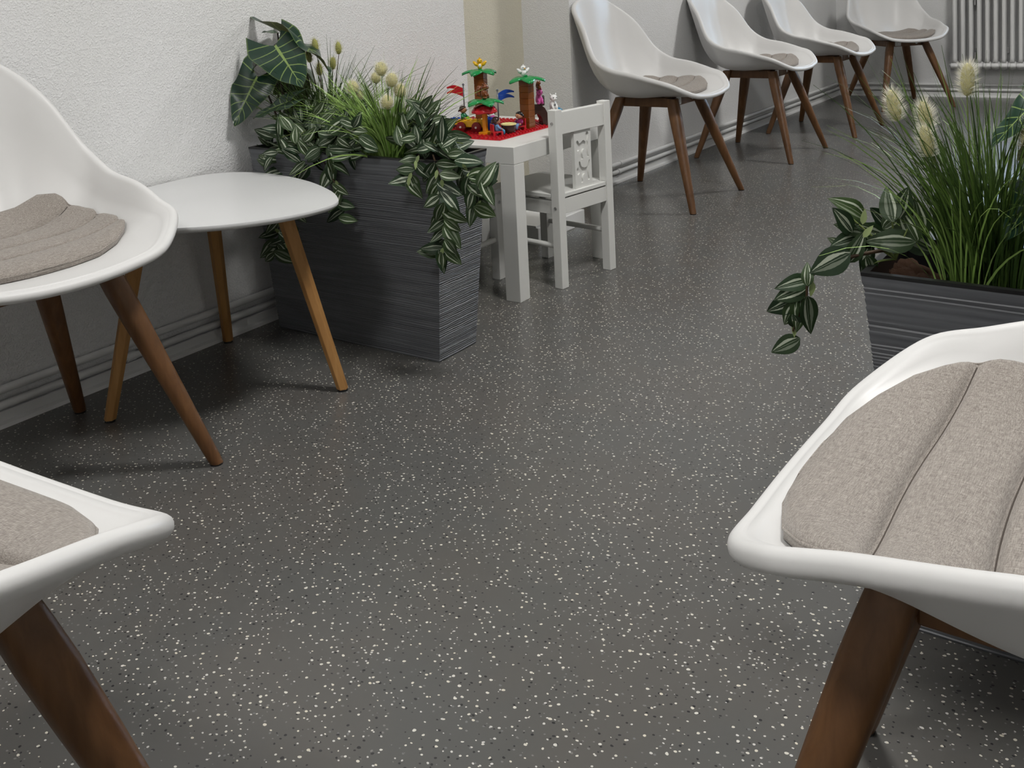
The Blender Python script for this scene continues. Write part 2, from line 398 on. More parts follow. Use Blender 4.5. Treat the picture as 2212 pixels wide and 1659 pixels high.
# ------------------------------------------------------------------ shell chairs
RIM = [(-.303,0,.852),(-.302,.146,.810),(-.217,.219,.719),(-.149,.261,.607),(-.081,.264,.562),(.013,.264,.543),(.105,.250,.520),(.168,.240,.501),(.224,.176,.461),(.237,.100,.446),(.242,0,.441)]
rim = smoothcurve(RIM + [(x,-y,z) for x,y,z in RIM[1:-1][::-1]], 8)
CX0, ZC = .0, .434
def PROF(q, a):
    # height profile from the flat seat (q=0) to the rim (q=1)
    c = np.cos(a); return q**(7.0-3.6*np.clip((c+.15)/.65, 0, 1)**1.2-1.6*np.maximum(0, -c)**2)
_ang = [math.atan2(p.y, p.x-CX0) for p in rim]; _rad = [math.hypot(p.x-CX0, p.y) for p in rim]; _z = [p.z for p in rim]
_o = np.argsort(_ang); _A = np.array(_ang)[_o]; _Rr = np.array(_rad)[_o]; _Zz = np.array(_z)[_o]
_A = np.concatenate([_A-2*PI, _A, _A+2*PI]); _Rr = np.tile(_Rr, 3); _Zz = np.tile(_Zz, 3)
def bowl(x, y):
    a = math.atan2(y, x-CX0); rr = np.interp(a, _A, _Rr); zz = np.interp(a, _A, _Zz)
    q = math.hypot(x-CX0, y)/rr
    return float(ZC + (zz-ZC)*PROF(min(q, 1.), a))
def shell_mesh():
    qs = np.array([.02,.15,.3,.45,.57,.66,.73,.79,.83,.865,.895,.92])
    Mn = len(rim); R = np.array([tuple(p) for p in rim]); R0 = .0100; TH_ = .007
    def S(q): 
        G = np.empty((Mn, 3)); G[:, 0] = CX0+(R[:, 0]-CX0)*q; G[:, 1] = R[:, 1]*q; G[:, 2] = ZC+(R[:, 2]-ZC)*PROF(q, np.arctan2(R[:, 1], R[:, 0]-CX0)); return G
    def nrm(q):
        G = S(q); du = np.roll(G, -1, 0)-np.roll(G, 1, 0); dq = S(q+.004)-S(q-.004)
        n = np.cross(dq, du); n /= np.linalg.norm(n, axis=1, keepdims=True)+1e-12
        e = np.cross(du, n); e /= np.linalg.norm(e, axis=1, keepdims=True)+1e-12
        s_ = np.sign((e*dq).sum(1, keepdims=True)); return n, e*s_
    inner = [S(q) for q in qs]; nn = [nrm(q)[0] for q in qs]
    if nn[0][:, 2].mean() < 0: nn = [-n for n in nn]; sg = -1
    else: sg = 1
    n1, e1 = nrm(.985); n1 = n1*sg
    P1 = R - e1*R0
    # keep the lip rounded but let the inner wall run straight into it
    n9 = nrm(.945)[0]*sg; rings = list(inner) + [S(.945)+n9*.0022, P1 - e1*.004 + n1*.0004]
    for ph in (0, 25, 50, 75, 100, 125, 150, 180):
        a = math.radians(ph); rings.append(P1 - n1*R0 + R0*(n1*math.cos(a)+e1*math.sin(a)))
    rings.append(P1 - n1*(2*R0-.002) - e1*.008)
    for k in range(len(qs)-2, -1, -1): rings.append(inner[k]-nn[k]*TH_)
    return MB().loft([[tuple(v) for v in r] for r in rings], True, True).mesh('shell', M_shell, True)
ME_shell = shell_mesh()
def leg_mesh(sx, sy):
    fx, fy, tx, ty = (.239,.238,.114,.121) if sx > 0 else (.242,.249,.130,.121)
    a = Vector((sx*fx, sy*fy, .003)); b = Vector((sx*tx, sy*ty, .402)); b = b+(b-a)*.06; rings = []
    for t, wx, wy, e in ((0,.0125,.0125,2.2),(.03,.0135,.0135,2.2),(.35,.0178,.0178,2.4),(.7,.0225,.0222,2.8),(.84,.0235,.0228,3.2),(.93,.0225,.021,3.6),(1.,.021,.019,4.)):
        c = a.lerp(b, t)
        ring = []
        for k in range(16):
            an = 2*PI*k/16; cs, sn = math.cos(an), math.sin(an)
            ring.append(c + Vector((wx*math.copysign(abs(cs)**(2/e), cs), wy*math.copysign(abs(sn)**(2/e), sn), 0)))
        rings.append(ring)
    return MB().loft(rings).mesh('leg', M_walnut, 'auto')
ME_legs = [leg_mesh(sx, sy) for sx in (1,-1) for sy in (1,-1)]
ME_pads = []
for sx in (1,-1):
    for sy in (1,-1):
        fx, fy = (.239,.238) if sx > 0 else (.242,.249)
        ME_pads.append(MB().lathe([(.0125,0),(.0125,.0035)], 16, Matrix.Translation((sx*fx, sy*fy, 0))).mesh('foot_pad', M_black))
ME_rail_s = [MB().box(-.112,.094,sy*.108-.010,sy*.108+.010,.390,.4285).mesh('side_rail', M_walnut, bevel=.003) for sy in (1,-1)]
ME_rail_f = MB().box(.090,.110,-.098,.098,.392,.428).mesh('front_rail', M_walnut, bevel=.003)
ME_rail_b = MB().box(-.124,-.104,-.098,.098,.392,.428).mesh('back_rail', M_walnut, bevel=.003)
ME_plate = MB().box(.110,.1115,-.085,-.045,.396,.428).mesh('plate', M_gloss)
ME_bolt = [MB().lathe([(.009,0),(.009,.003),(.004,.004)], 14, Matrix.Translation((.1105, y, .412)) @ Matrix.Rotation(PI/2, 4, 'Y')).mesh('bolt', M_steel, 'auto') for y in (-.06, .06)]
CH = 'white shell chair'
CHAIRS = dict(
 A=(.309, 3.609, -.010, 'white shell chair in the row by the wall, the one next to the toy table', 'beige cushion on the shell chair next to the toy table', .165),
 B=(.320, 4.712, -.036, 'white shell chair in the middle of the row of three along the wall', 'beige cushion on the middle chair of the row along the wall', .165),
 C=(.388, 5.536, -.044, 'white shell chair at the far end of the row of three, before the corner', 'beige cushion on the last chair of the row before the corner', .165),
 D=(.518, 6.646, -.823, 'white shell chair turned diagonally in the room corner beside the radiator', 'beige cushion on the diagonal corner chair beside the radiator', .165),
 E=(.314, .860, -.007, 'white shell chair against the wall beside the rounded white side table', 'beige quilted cushion on the chair beside the rounded side table', .135),
 F=(1.218, .169, 1.625, 'white shell chair in the left foreground, only one corner and one leg in view', 'beige cushion on the mostly cut off chair in the left foreground', .20),
 G=(2.054, .785, 3.131, 'white shell chair in the right foreground, in front of the dark grey planter', 'thick beige cushion with one dark seam on the right foreground chair', .215))
def cushion_mesh(xf):
    L, Wd, e = .345, .222, 3.2; xc = xf-L/2
    seams = [xf-.090, xf-.172, xf-.252]
    xs = [xc+L/2*math.cos(PI*k/14) for k in range(15)]
    for sx in seams: xs += [sx+d for d in (-.030,-.018,-.010,-.006,-.003,0,.003,.006,.010,.018,.030)]
    xs = sorted(x for x in set(round(x, 5) for x in xs) if xc-L/2 < x < xf); xs = [xc-L/2+.0002]+xs+[xf-.0002]
    NY = 36
    def half(x):
        a = abs(x-xc)/(L/2); w = Wd*(max(0., 1-a**e))**(1/e)
        for sx in seams: w *= 1-.022*math.exp(-((x-sx)/.012)**2)
        return max(w, .004)*(1-.16*max(0, -(x-xc)/(L/2))**2)
    def zz(x, y, t):
        a = abs(x-xc)/(L/2)
        edge = (1-a**8)*(1-abs(t)**8); g = 1.
        for sx in seams: d = abs(x-sx); g = min(g, 1-.55*math.exp(-(d/.0045)**2)-.28*math.exp(-(d/.022)**2))
        return .009+.019*max(0., edge)**.6*g
    vs = []; fs = []; n = len(xs); row = NY+1
    bend = lambda y: -.020*(abs(y)/Wd)**2
    for layer in (0, 1):
        for x in xs:
            w = half(x)
            for q in range(row):
                t = math.sin(PI/2*(-1+2*q/NY)); y = w*t; X = x+bend(y)
                z0 = bowl(X, y)+.0012
                vs.append((X, y, z0+(zz(x, y, t) if layer == 0 else 0.)))
    o = n*row
    for l in (0, o):
        for i in range(n-1):
            for q in range(NY): fs.append((l+i*row+q, l+i*row+q+1, l+(i+1)*row+q+1, l+(i+1)*row+q))
    rim_i = [q for q in range(row)] + [i*row+NY for i in range(1, n)] + [(n-1)*row+q for q in range(NY-1, -1, -1)] + [i*row for i in range(n-2, 0, -1)]
    for a, b in zip(rim_i, rim_i[1:]+rim_i[:1]): fs.append((a, b, b+o, a+o))
    me = MB().add(vs, fs).mesh('cushion', M_fabric, True)
    edge = [Vector(vs[i]) for i in rim_i]
    pm = MB().tube(edge+[edge[0]], .0015, 6, False).mesh('piping', M_fabric, True)
    sm = []
    for sx in seams:
        w = half(sx)*.992
        pts = [(sx+bend(y), y, bowl(sx+bend(y), y)+.0012+zz(sx, y, y/w)+.0002) for y in [w*(-1+2*k/40)*.985 for k in range(41)]]
        sm.append(MB().tube(pts, .0010, 5, False).mesh('seam', M_seam, True))
    return me, pm, sm
cush_cache = {}
def make_chair(key):
    x, y, r, lab, clab, xf = CHAIRS[key]
    t = thing('shell_chair', lab, 'chair', (x, y, 0), r, 'white shell chairs')
    obj('shell', ME_shell, t)
    for k in range(4):
        l = obj('leg', ME_legs[k], t); obj('foot_pad', ME_pads[k], l)
    for k in range(2): obj('side_rail', ME_rail_s[k], t)
    fr = obj('front_rail', ME_rail_f, t); obj('back_rail', ME_rail_b, t)
    obj('rail_plate', ME_plate, fr)
    for b in ME_bolt: obj('bolt', b, fr)
    if xf not in cush_cache: cush_cache[xf] = cushion_mesh(xf)
    me, pm, sm = cush_cache[xf]
    c = thing('seat_cushion', clab, 'cushion', (x, y, 0), r, 'beige seat cushions')
    p = obj('pad', me, c); obj('piping', pm, p)
    for s in sm: obj('seam', s, p)
for k in 'ABCDEFG': make_chair(k)

# ------------------------------------------------------------------ side table
def side_table():
    zt = .452
    t = thing('side_table', 'low white side table with rounded triangular top and three oak legs', 'table', (.26, 1.38, 0))
    out = [(-.010,1.461),(-.012,1.525),(.012,1.585),(.065,1.622),(.146,1.636),(.256,1.622),(.368,1.587),(.481,1.531),(.549,1.482),(.582,1.445),(.592,1.400),(.585,1.335),(.560,1.268),(.510,1.195),(.440,1.135),(.350,1.085),(.25,1.062),(.15,1.072),(.075,1.125),(.03,1.21),(.005,1.30),(-.006,1.385)]
    c = smoothcurve([(x-.26, y-1.38, 0) for x, y in out], 5)
    rings = []
    for s, z in ((.90, zt-.014),(.972, zt-.0135),(.990,zt-.0100),(.999,zt-.0068),(1., zt-.005),(1., zt-.0012),(.9985, zt)):
        rings.append([Vector((p.x*s, p.y*s, z)) for p in c])
    obj('table_top', MB().loft(rings).mesh('table_top', M_tab, 'auto'), t)
    for (fx, fy), (tx, ty) in (((.181,1.114),(.232,1.20)), ((.020,1.575),(.085,1.50)), ((.523,1.483),(.415,1.435))):
        a = Vector((fx-.26, fy-1.38, .004)); b = Vector((tx-.26, ty-1.38, zt-.018)); ang = math.atan2(fy-1.38, fx-.26); rings = []
        for q, w in ((0,.0135),(.5,.0165),(1,.0195)):
            p = a.lerp(b, q); rings.append([p + Matrix.Rotation(ang+PI/6, 3, 'Z') @ Vector((w*math.cos(k*PI/3), w*math.sin(k*PI/3), 0)) for k in range(6)])
        l = obj('leg', MB().loft(rings).mesh('leg', M_oak, bevel=.0015), t)
        obj('foot_pad', MB().lathe([(.012,0),(.012,.0045)], 14, Matrix.Translation((a.x, a.y, 0))).mesh('foot_pad', M_black), l)
side_table()

# ------------------------------------------------------------------ planters
def planter(loc, lab, length=.655, width=.19, seed=1, h=.5):
    r = random.Random(seed)
    t = thing('planter', lab, 'planter', loc, 0, 'tall dark grey ridged planters')
    # local: x along the length (0..length) at the top, y depth (0..width) at the top
    def loop(z, off, ph):
        k = z/h; ix = .048*(1-k); iy = .020*(1-k)
        x0, x1, y0, y1 = ix, length-ix, iy, width-iy; pts = []
        segs = 26
        for (ax, ay), (bx, by) in (((x0,y0),(x1,y0)), ((x1,y0),(x1,y1)), ((x1,y1),(x0,y1)), ((x0,y1),(x0,y0))):
            n = segs if abs(bx-ax) > .3 else 9
            for i in range(n):
                f = i/n; x = ax+(bx-ax)*f; y = ay+(by-ay)*f
                w = .0006*math.sin(7*f+ph)+.0004*math.sin(17*f+2*ph) if z < h-.02 and z > .004 else 0
                cx, cy = (x0+x1)/2, (y0+y1)/2; sx = 1+off/(abs(x1-x0)/2); sy = 1+off/(abs(y1-y0)/2)
                pts.append(Vector((cx+(x-cx)*sx, cy+(y-cy)*sy, z+w)))
        return pts
    rings = []; z = .0; up = 0
    rings.append(loop(0, -.002, 0)); rings.append(loop(.003, 0, 0))
    while z < h-.022:
        ph = r.uniform(0, 6.28)
        dz = r.uniform(.0034, .0062) if z < h-.10 else r.uniform(.005, .0105); d = r.uniform(.0006, .0015)
        rings += [loop(z+dz*.30+.003, 0, ph), loop(z+dz*.55+.003, -d, ph), loop(z+dz*.85+.003, -d*.6, ph)]
        z += dz
    rings += [loop(h-.012, .0006, 0), loop(h-.002, .0006, 0)]
    body = MB().loft(rings, True, False); body.add(rings[0], [tuple(range(len(rings[0])))])
    obj('body', body.mesh('planter_body', M_planter, 'auto'), t)
    ins = MB()
    A = loop(h-.002, .001, 0); B = loop(h+.003, .001, 0); C = loop(h+.003, -.009, 0); D = loop(h-.13, -.012, 0)
    D = [Vector((p.x, p.y, h-.13)) for p in D]; ins.loft([A, B, C, D], True, False); ins.add(D, [tuple(range(len(D)))])
    obj('insert', ins.mesh('planter_insert', M_black, 'auto'), t)
    return t
planter((.012, 1.70, 0), 'tall grey ridged planter standing between the side table and the toy table')
planter((1.766, 1.225, 0), 'tall grey ridged planter behind the right foreground chair', seed=5, width=.215)

# ------------------------------------------------------------------ plants
def frame_from(base, tip, nrm):
    base, tip, nrm = Vector(base), Vector(tip), Vector(nrm); x = (tip-base); L = x.length; x.normalize()
    z = (nrm - x*nrm.dot(x)).normalized(); y = z.cross(x)
    m = Matrix((x, y, z)).transposed().to_4x4(); m.translation = base
    return m @ Matrix.Diagonal((L, L, L, 1))
def leaf_grid(width, bend, fold, wave, nl=10, nw=4, lobe=0., seed=0, tipp=1.):
    mb = MB(); vs = []; uv = []; fs = []; r = random.Random(seed); ph = r.uniform(0, 6)
    for i in range(nl+1):
        t = i/nl
        if lobe: w = width*min(1, (.70+1.5*t))*max(0, 1-max(0, (t-.16)/.84)**1.55)**.9
        else: w = width*(math.sin(PI*t**.78)**.85)*(1-.15*t)
        w = max(w, .0015)
        for j in range(2*nw+1):
            s = (j-nw)/nw
            y = w*.5*s*1.0
            x = t - lobe*(abs(s)**1.6)*(1-t)**2
            z = -bend*(t**2) + bend*.35*t + fold*abs(s)*w*.5 - .25*fold*abs(s)**2*w + wave*abs(s)*math.sin(t*13+ph+(0 if s > 0 else 1.4))
            vs.append((x, y, z)); uv.append((.5+.5*s, t))
    n = 2*nw+1
    for i in range(nl):
        for j in range(n-1): fs.append((i*n+j, (i+1)*n+j, (i+1)*n+j+1, i*n+j+1))
    mb.add(vs, fs, uv); return mb
def leaf_mesh(name, mb, mat):
    me = bpy.data.meshes.new(name); me.from_pydata(mb.v, [], mb.f); me.materials.append(mat)
    ul = me.uv_layers.new(name='UVMap'); ul.data.foreach_set('uv', [c for f in mb.uv for q in f for c in q]); me.update()
    me.polygons.foreach_set('use_smooth', [True]*len(me.polygons)); return me
# a face winding that makes +z the upper side
def flip(mb): return mb
ST = [leaf_mesh('striped_leaf', flip(leaf_grid(w, b, f, .01, 9, 3, 0, k)), M_stripe) for k, (w, b, f) in enumerate(((.58,.10,.25),(.50,.28,.35),(.62,.05,.10),(.48,-.12,.45),(.56,.45,.30)))]
BUD = leaf_mesh('young_leaf', flip(leaf_grid(.42, .1, .3, 0, 5, 2)), M_bud)
TOCAM = lambda p: (CP-Vector(p)).normalized()
VR = Vector((CR.x, CR.y, 0)).normalized()
def add_leaf(t, c, ang, L, tilt=.45, rr=random, mesh=None):
    """leaf centred at world point c; ang = direction it points as seen from the room (0 right, 90 up)"""
    c = Vector(c); d = VR*math.cos(ang) + Vector((0,0,1))*math.sin(ang)
    n = TOCAM(c); n = (Vector((n.x, n.y, n.z*.6+.25)) + Vector((rr.uniform(-1,1), rr.uniform(-1,1), rr.uniform(-1,1)))*tilt).normalized()
    d = (d + TOCAM(c)*rr.uniform(-.55,.45)).normalized()
    M = frame_from(c-d*L/2, c+d*L/2, n)
    o = obj('leaf', mesh or rr.choice(ST), t, t.matrix_world.inverted() @ M if False else Matrix.Translation(-Vector(t.location)) @ M)
    return o
def stem(t, pts, r0=.0022, r1=.0012, mat=None, name='stem'):
    c = smoothcurve(pts, 5, False); n = len(c); loc = Vector(t.location)
    return obj(name, MB().tube([p-loc for p in c], [r0+(r1-r0)*i/(n-1) for i in range(n)], 6).mesh(name, mat or M_stem, True), t)
def inpoly(x, y, P):
    c = False
    for i in range(len(P)):
        (x1, y1), (x2, y2) = P[i-1], P[i]
        if (y1 > y) != (y2 > y) and x < (x2-x1)*(y-y1)/(y2-y1)+x1: c = not c
    return c
def mass(t, poly, y0, y1, n, L, mesh_r, ctr, seed, front=0.):
    """fill an image region with leaves between depth planes y0..y1, pointing outwards from ctr"""
    r = random.Random(seed); xs = [p[0] for p in poly]; ys = [p[1] for p in poly]; k = 0; used = []
    tries = 0
    while k < n and tries < 6000:
        tries += 1
        u, v = r.uniform(min(xs), max(xs)), r.uniform(min(ys), max(ys))
        if not inpoly(u, v, poly) or any((u-a)**2+(v-b)**2 < (mesh_r)**2 for a, b in used): continue
        used.append((u, v)); k += 1
        f = r.random(); p = ony(u, v, y0+(y1-y0)*f)
        a = math.atan2(-(v-ctr[1]), u-ctr[0]) + r.uniform(-.9, .9) - .25
        add_leaf(t, p, a, L*r.uniform(.70, 1.15), .85, r)
def stem_leaves(t, pxs, L, seed, spread=22, per=2, extra=None, a0=None):
    """a trailing stem given by (u, v, y) points with leaves along it"""
    r = random.Random(seed); pts = [ony(u, v, y) for u, v, y in pxs]; stem(t, pts, .0022, .0012, M_stemb if seed % 2 else M_stem)
    c = smoothcurve([Vector((u, v, y)) for u, v, y in pxs], 2, False)
    for i, q in enumerate(c[1:]):
        for s in range(per):
            side = 1 if (i+s) % 2 else -1
            tq = (c[min(i+2, len(c)-1)]-c[i]); aa = math.atan2(-tq.y, tq.x)
            a = aa + side*r.uniform(.5, 1.25)
            LL = L*r.uniform(.8, 1.15); px = LL*1550/2
            k = .5*px*.55
            p = ony(q.x+math.cos(a)*spread*r.uniform(.8,1.1), q.y-math.sin(a)*spread*r.uniform(.8,1.1), q.z-r.uniform(0,.03))
            add_leaf(t, p, a, LL, .4, r)
        if r.random() < .45:
            p = ony(q.x+r.uniform(-6,6), q.y+r.uniform(-4,4), q.z-.02); add_leaf(t, p, r.uniform(-2.5,-.5), L*.38, .5, r, BUD)

# ---- left planter
tl = thing('trailing_plant', 'white striped trailing plant spilling over the side-table end of the left planter', 'plant', (.18, 1.78, .47))
mass(tl, [(562,292),(600,262),(650,235),(720,232),(790,262),(800,320),(760,352),(715,392),(660,392),(600,382),(566,372)], 1.63, 1.80, 150, .060, 8, (680,330), 3)
mass(tl, [(610,225),(700,205),(790,225),(800,265),(620,275)], 1.78, 1.86, 20, .062, 14, (700,300), 4)
stem_leaves(tl, [(700,350,1.70),(725,400,1.665),(733,440,1.66),(738,470,1.66)], .058, 5, 16, 1)
stem_leaves(tl, [(610,380,1.68),(605,450,1.665),(602,500,1.66),(598,545,1.66)], .064, 7, 22, 2)
stem_leaves(tl, [(640,380,1.68),(632,450,1.665),(625,500,1.66),(622,535,1.66)], .062, 8, 18, 1)
for k, (u, v) in enumerate([(600,300),(650,290),(700,300),(620,340),(690,345),(740,300),(760,330)]):
    stem(tl, [ony(690, 340, 1.78), ony((u+690)/2, min(v, 300)-8, 1.74), ony(u, v, 1.69)], .002, .0012)
tr = thing('trailing_plant', 'white striped trailing plant hanging over the toy-table corner of the left planter', 'plant', (.56, 1.78, .47))
mass(tr, [(872,250),(895,222),(928,222),(960,272),(998,290),(1010,318),(985,335),(930,330),(885,322),(850,300)], 1.66, 1.82, 60, .062, 10, (920,320), 13)
stem_leaves(tr, [(905,335,1.71),(900,355,1.675),(888,378,1.665),(885,392,1.66)], .060, 15, 20, 1)
stem_leaves(tr, [(935,335,1.72),(948,375,1.68),(955,420,1.665),(960,455,1.66),(964,495,1.66),(958,535,1.66),(950,545,1.66)], .060, 17, 25, 2)
stem_leaves(tr, [(975,330,1.74),(1003,365,1.70),(1025,392,1.69),(1045,398,1.69)], .064, 19, 24, 2)
stem_leaves(tr, [(1000,360,1.72),(1018,400,1.69),(1024,430,1.69),(1028,448,1.69)], .062, 21, 22, 1)
for k, (u, v) in enumerate([(880,270),(920,260),(960,280),(1000,310),(940,310)]):
    stem(tr, [ony(920, 335, 1.79), ony((u+920)/2, v-2, 1.76), ony(u, v, 1.72)], .002, .0012)

def big_leaf_mesh(seed, width=.86, bend=.18, fold=.28, wave=.028, lobe=.42):
    return leaf_mesh('veined_leaf', flip(leaf_grid(width, bend, fold, wave, 18, 7, lobe, seed)), M_vein)
def big_leaf(t, b, tip, nrm, seed, stemto=None, **kw):
    M = frame_from(b, tip, nrm); o = obj('leaf', big_leaf_mesh(seed, **kw), t, Matrix.Translation(-Vector(t.location)) @ M)
    if stemto is not None:
        stem(t, [stemto, Vector(stemto).lerp(Vector(b), .55)+Vector((0,0,.02)), b], .0035, .0022, M_petiole, 'petiole')
    return o
ta = thing('veined_leaf_plant', 'tall plant with big dark leaves and pale veins in the left planter', 'plant', (.12, 1.80, .47))
S0 = lambda u, v: ony(u, v, 1.80)
big_leaf(ta, ony(594,98,1.74), ony(651,182,1.69), (.40,-.66,.62), 1, S0(624,300), width=.86, bend=.14, fold=.12)
big_leaf(ta, ony(556,165,1.76), ony(504,268,1.70), (.50,-.80,.25), 2, S0(616,302), width=.82, bend=.16, fold=.2)
big_leaf(ta, ony(612,76,1.80), ony(730,128,1.78), (-.22,.42,.85), 3, S0(630,300), width=.56, bend=.30, fold=.35, lobe=.55, wave=.05)
big_leaf(ta, ony(628,218,1.72), ony(542,250,1.68), (.30,-.45,.8), 4, S0(640,300), width=.52, bend=.15, fold=.3)
big_leaf(ta, ony(590,112,1.82), ony(535,150,1.86), (-.3,.55,.75), 5, S0(612,304), width=.95, bend=.2, fold=.2)
big_leaf(ta, ony(640,180,1.84), ony(662,238,1.80), (-.5,.8,.2), 6, S0(640,300), width=.9, bend=.1, fold=.2)
big_leaf(ta, ony(640,128,1.84), ony(690,178,1.82), (-.2,.5,.8), 7, S0(634,300), width=.8, bend=.2, fold=.2)
big_leaf(ta, ony(620,178,1.83), ony(588,205,1.84), (-.45,.8,.3), 8, S0(626,302), width=.9, bend=.2)
big_leaf(ta, ony(600,72,1.83), ony(566,66,1.78), (.2,-.3,.9), 9, S0(622,300), width=.75, bend=.2)

def grass(t, base, n, Lr, cone, mat, seed, width=.0024, droop=(.05,.22), lean=Vector((0,0,0)), brad=.02, name='blades'):
    r = random.Random(seed); mb = MB(); loc = Vector(t.location); base = Vector(base)
    for k in range(n):
        a = r.uniform(0, 2*PI); rr = brad*math.sqrt(r.random()); p = base + Vector((rr*math.cos(a), rr*.7*math.sin(a), 0))
        th = cone*abs(r.gauss(0, .55)); d = Vector((math.sin(th)*math.cos(a), math.sin(th)*math.sin(a), math.cos(th))) + lean
        d.normalize(); L = r.uniform(*Lr); dr = r.uniform(*droop); S = 7
        side = d.cross(Vector((r.uniform(-1,1), r.uniform(-1,1), r.uniform(-.2,.2)))).normalized(); w = width*r.uniform(.55, 1.2)
        hz = Vector((d.x, d.y, 0)); hz = hz.normalized() if hz.length > .02 else Vector((math.cos(a), math.sin(a), 0))
        vs = []; uv = []; g = r.random()
        for i in range(S+1):
            f = i/S; q = p + d*(L*f) + hz*(dr*L*f**2.2*1.5) - Vector((0,0,1))*(dr*L*f**2.6*1.3)
            q.x = max(q.x, WX+.012); ww = w*(1-f**2.2)+.00025
            vs += [q-side*ww-loc, q+side*ww-loc]; uv += [(g*.8+.2*f, f)]*2
        mb.add(vs, [(2*i, 2*i+1, 2*i+3, 2*i+2) for i in range(S)], uv)
    o = obj(name, leaf_mesh(name, mb, mat), t); o['kind'] = 'stuff'; return o
def plume(t, c, w, h, core, fuzz, seed, axis=(0,0,1), stemto=None, n=420, sm=None, core_r=.27, hair=(.24,.42)):
    r = random.Random(seed); c = Vector(c); loc = Vector(t.location); ax = Vector(axis).normalized()
    R_ = Vector((0,0,1)).rotation_difference(ax).to_matrix()
    mb = MB().ball(c-loc, (w*core_r, w*core_r, h*.42), 12, 8, R_.to_4x4())
    vs = []; fs = []
    for k in range(n):
        a = r.uniform(0, 2*PI); q = r.uniform(-1, 1); rad = math.sqrt(max(0, 1-q*q*.96))
        p = Vector((w*core_r*.95*rad*math.cos(a), w*core_r*.95*rad*math.sin(a), h*.41*q)); d = Vector((rad*math.cos(a), rad*math.sin(a), .55+q*.5)).normalized()
        e = p + d*(w*r.uniform(*hair)); s = d.cross(Vector((r.uniform(-1,1), r.uniform(-1,1), r.uniform(-1,1)))).normalized()*(w*.007)
        o = len(vs); vs += [c-loc+R_ @ (p-s), c-loc+R_ @ (p+s), c-loc+R_ @ e]; fs.append((o, o+1, o+2))
    mb.add(vs, fs, mi=1)
    me = bpy.data.meshes.new('plume'); me.from_pydata(mb.v, [], mb.f); me.materials.append(core); me.materials.append(fuzz)
    me.polygons.foreach_set('material_index', mb.mi); me.update()
    o = obj('plume', me, t)
    if stemto is not None:
        s0 = Vector(stemto); e = c - ax*h*.4; stem(t, [s0, s0.lerp(e, .5)+Vector((0,0,.015)), e], .0012, .0009, sm or M_stem, 'stalk')
tg = thing('feather_grass', 'bright green grass clump with round fluffy cream heads in the left planter', 'plant', (.40, 1.78, .47))
gb = ony(838, 350, 1.775); gb.z = .475
grass(tg, gb, 280, (.14,.31), .60, M_gr1, 21, .0020, (.05,.35), Vector((-.12,.0,0)), .035)
grass(tg, gb+Vector((-.01,-.03,0)), 120, (.15,.25), .30, M_gr1, 24, .0018, (.02,.14), Vector((-.40,-.02,.1)), .02)
grass(tg, gb+Vector((.02,.02,0)), 160, (.16,.30), .55, M_gr3, 22, .0018, (.05,.3), Vector((.05,.05,0)), .04)
grass(tg, gb+Vector((.05,.03,0)), 20, (.20,.30), .45, M_gr2, 23, .0007, (.05,.28), Vector((.38,.05,0)), .03, 'wisps')
for k, (u, v, y, s) in enumerate([(823,149,1.77,.034),(812,168,1.80,.028),(846,173,1.76,.034),(762,189,1.74,.034),(773,206,1.76,.030),(864,196,1.79,.034),(836,221,1.73,.034)]):
    plume(tg, ony(u, v, y), s*1.30, s*1.25, M_plume, M_fuzz, 30+k, (random.uniform(-.3,.3),0,1), gb+Vector((random.uniform(-.02,.02),0,0)), 900, None, .34, (.10,.24))
td = thing('feather_grass', 'thin dark grass clump with narrow olive plumes beside the big veined leaves', 'plant', (.28, 1.83, .47))
gb2 = ony(712, 330, 1.83); gb2.z = .475
grass(td, gb2, 300, (.18,.36), .50, M_gr2, 41, .0014, (.05,.3), Vector((-.04,0,0)), .045)
grass(td, gb2+Vector((-.03,-.02,0)), 140, (.16,.28), .45, M_gr3, 42, .0018, (.05,.2), Vector((-.1,0,0)), .03)
for k, (u, v, y) in enumerate([(681,97,1.82),(667,122,1.80),(731,104,1.83),(719,137,1.81),(690,150,1.83)]):
    plume(td, ony(u, v, y), .030, .040, M_plumed, M_fuzzd, 50+k, (random.uniform(-.25,.1),0,1), gb2, 420, M_stemb)

# ---- right planter
tR = thing('feather_grass', 'tall grass clump with cream feathery plumes in the right planter', 'plant', (1.93, 1.33, .47))
gr = ony(2115, 640, 1.335); gr.z = .465
grass(tR, gr, 330, (.16,.36), .32, M_gr3, 61, .0014, (.03,.25), Vector((-.05,0,0)), .036)
grass(tR, gr+Vector((.04,.01,0)), 190, (.14,.34), .36, M_gr2, 62, .0014, (.03,.25), Vector((.06,0,0)), .045)
grass(tR, gr+Vector((-.02,-.02,0)), 40, (.16,.30), .6, M_gr1, 63, .0011, (.1,.35), Vector((0,0,0)), .04)
grass(tR, gr, 16, (.30,.40), .4, M_gr2, 64, .0006, (.1,.25), Vector((0,0,0)), .04, 'wisps')
for k, (u, v, y, ax) in enumerate([(2090,172,1.33,(.03,0,1)),(1931,228,1.32,(-.22,0,1)),(1999,252,1.33,(-.18,0,1)),(2002,305,1.31,(-.2,0,1)),(2222,292,1.32,(.1,0,1))]):
    plume(tR, ony(u, v, y), .034, .054, M_plume, M_fuzz, 70+k, ax, gr+Vector((random.uniform(-.03,.03),0,0)), 750)
tt = thing('trailing_plant', 'white striped trailing plant hanging over the left end of the right planter', 'plant', (1.80, 1.30, .47))
stem(tt, [ony(1960,535,1.30), ony(1900,542,1.27), ony(1850,552,1.25), ony(1800,566,1.24), ony(1760,590,1.23), ony(1744,615,1.225), ony(1741,650,1.225), ony(1722,690,1.225), ony(1713,715,1.225)], .0028, .0014, M_stemb)
rr_ = random.Random(5)
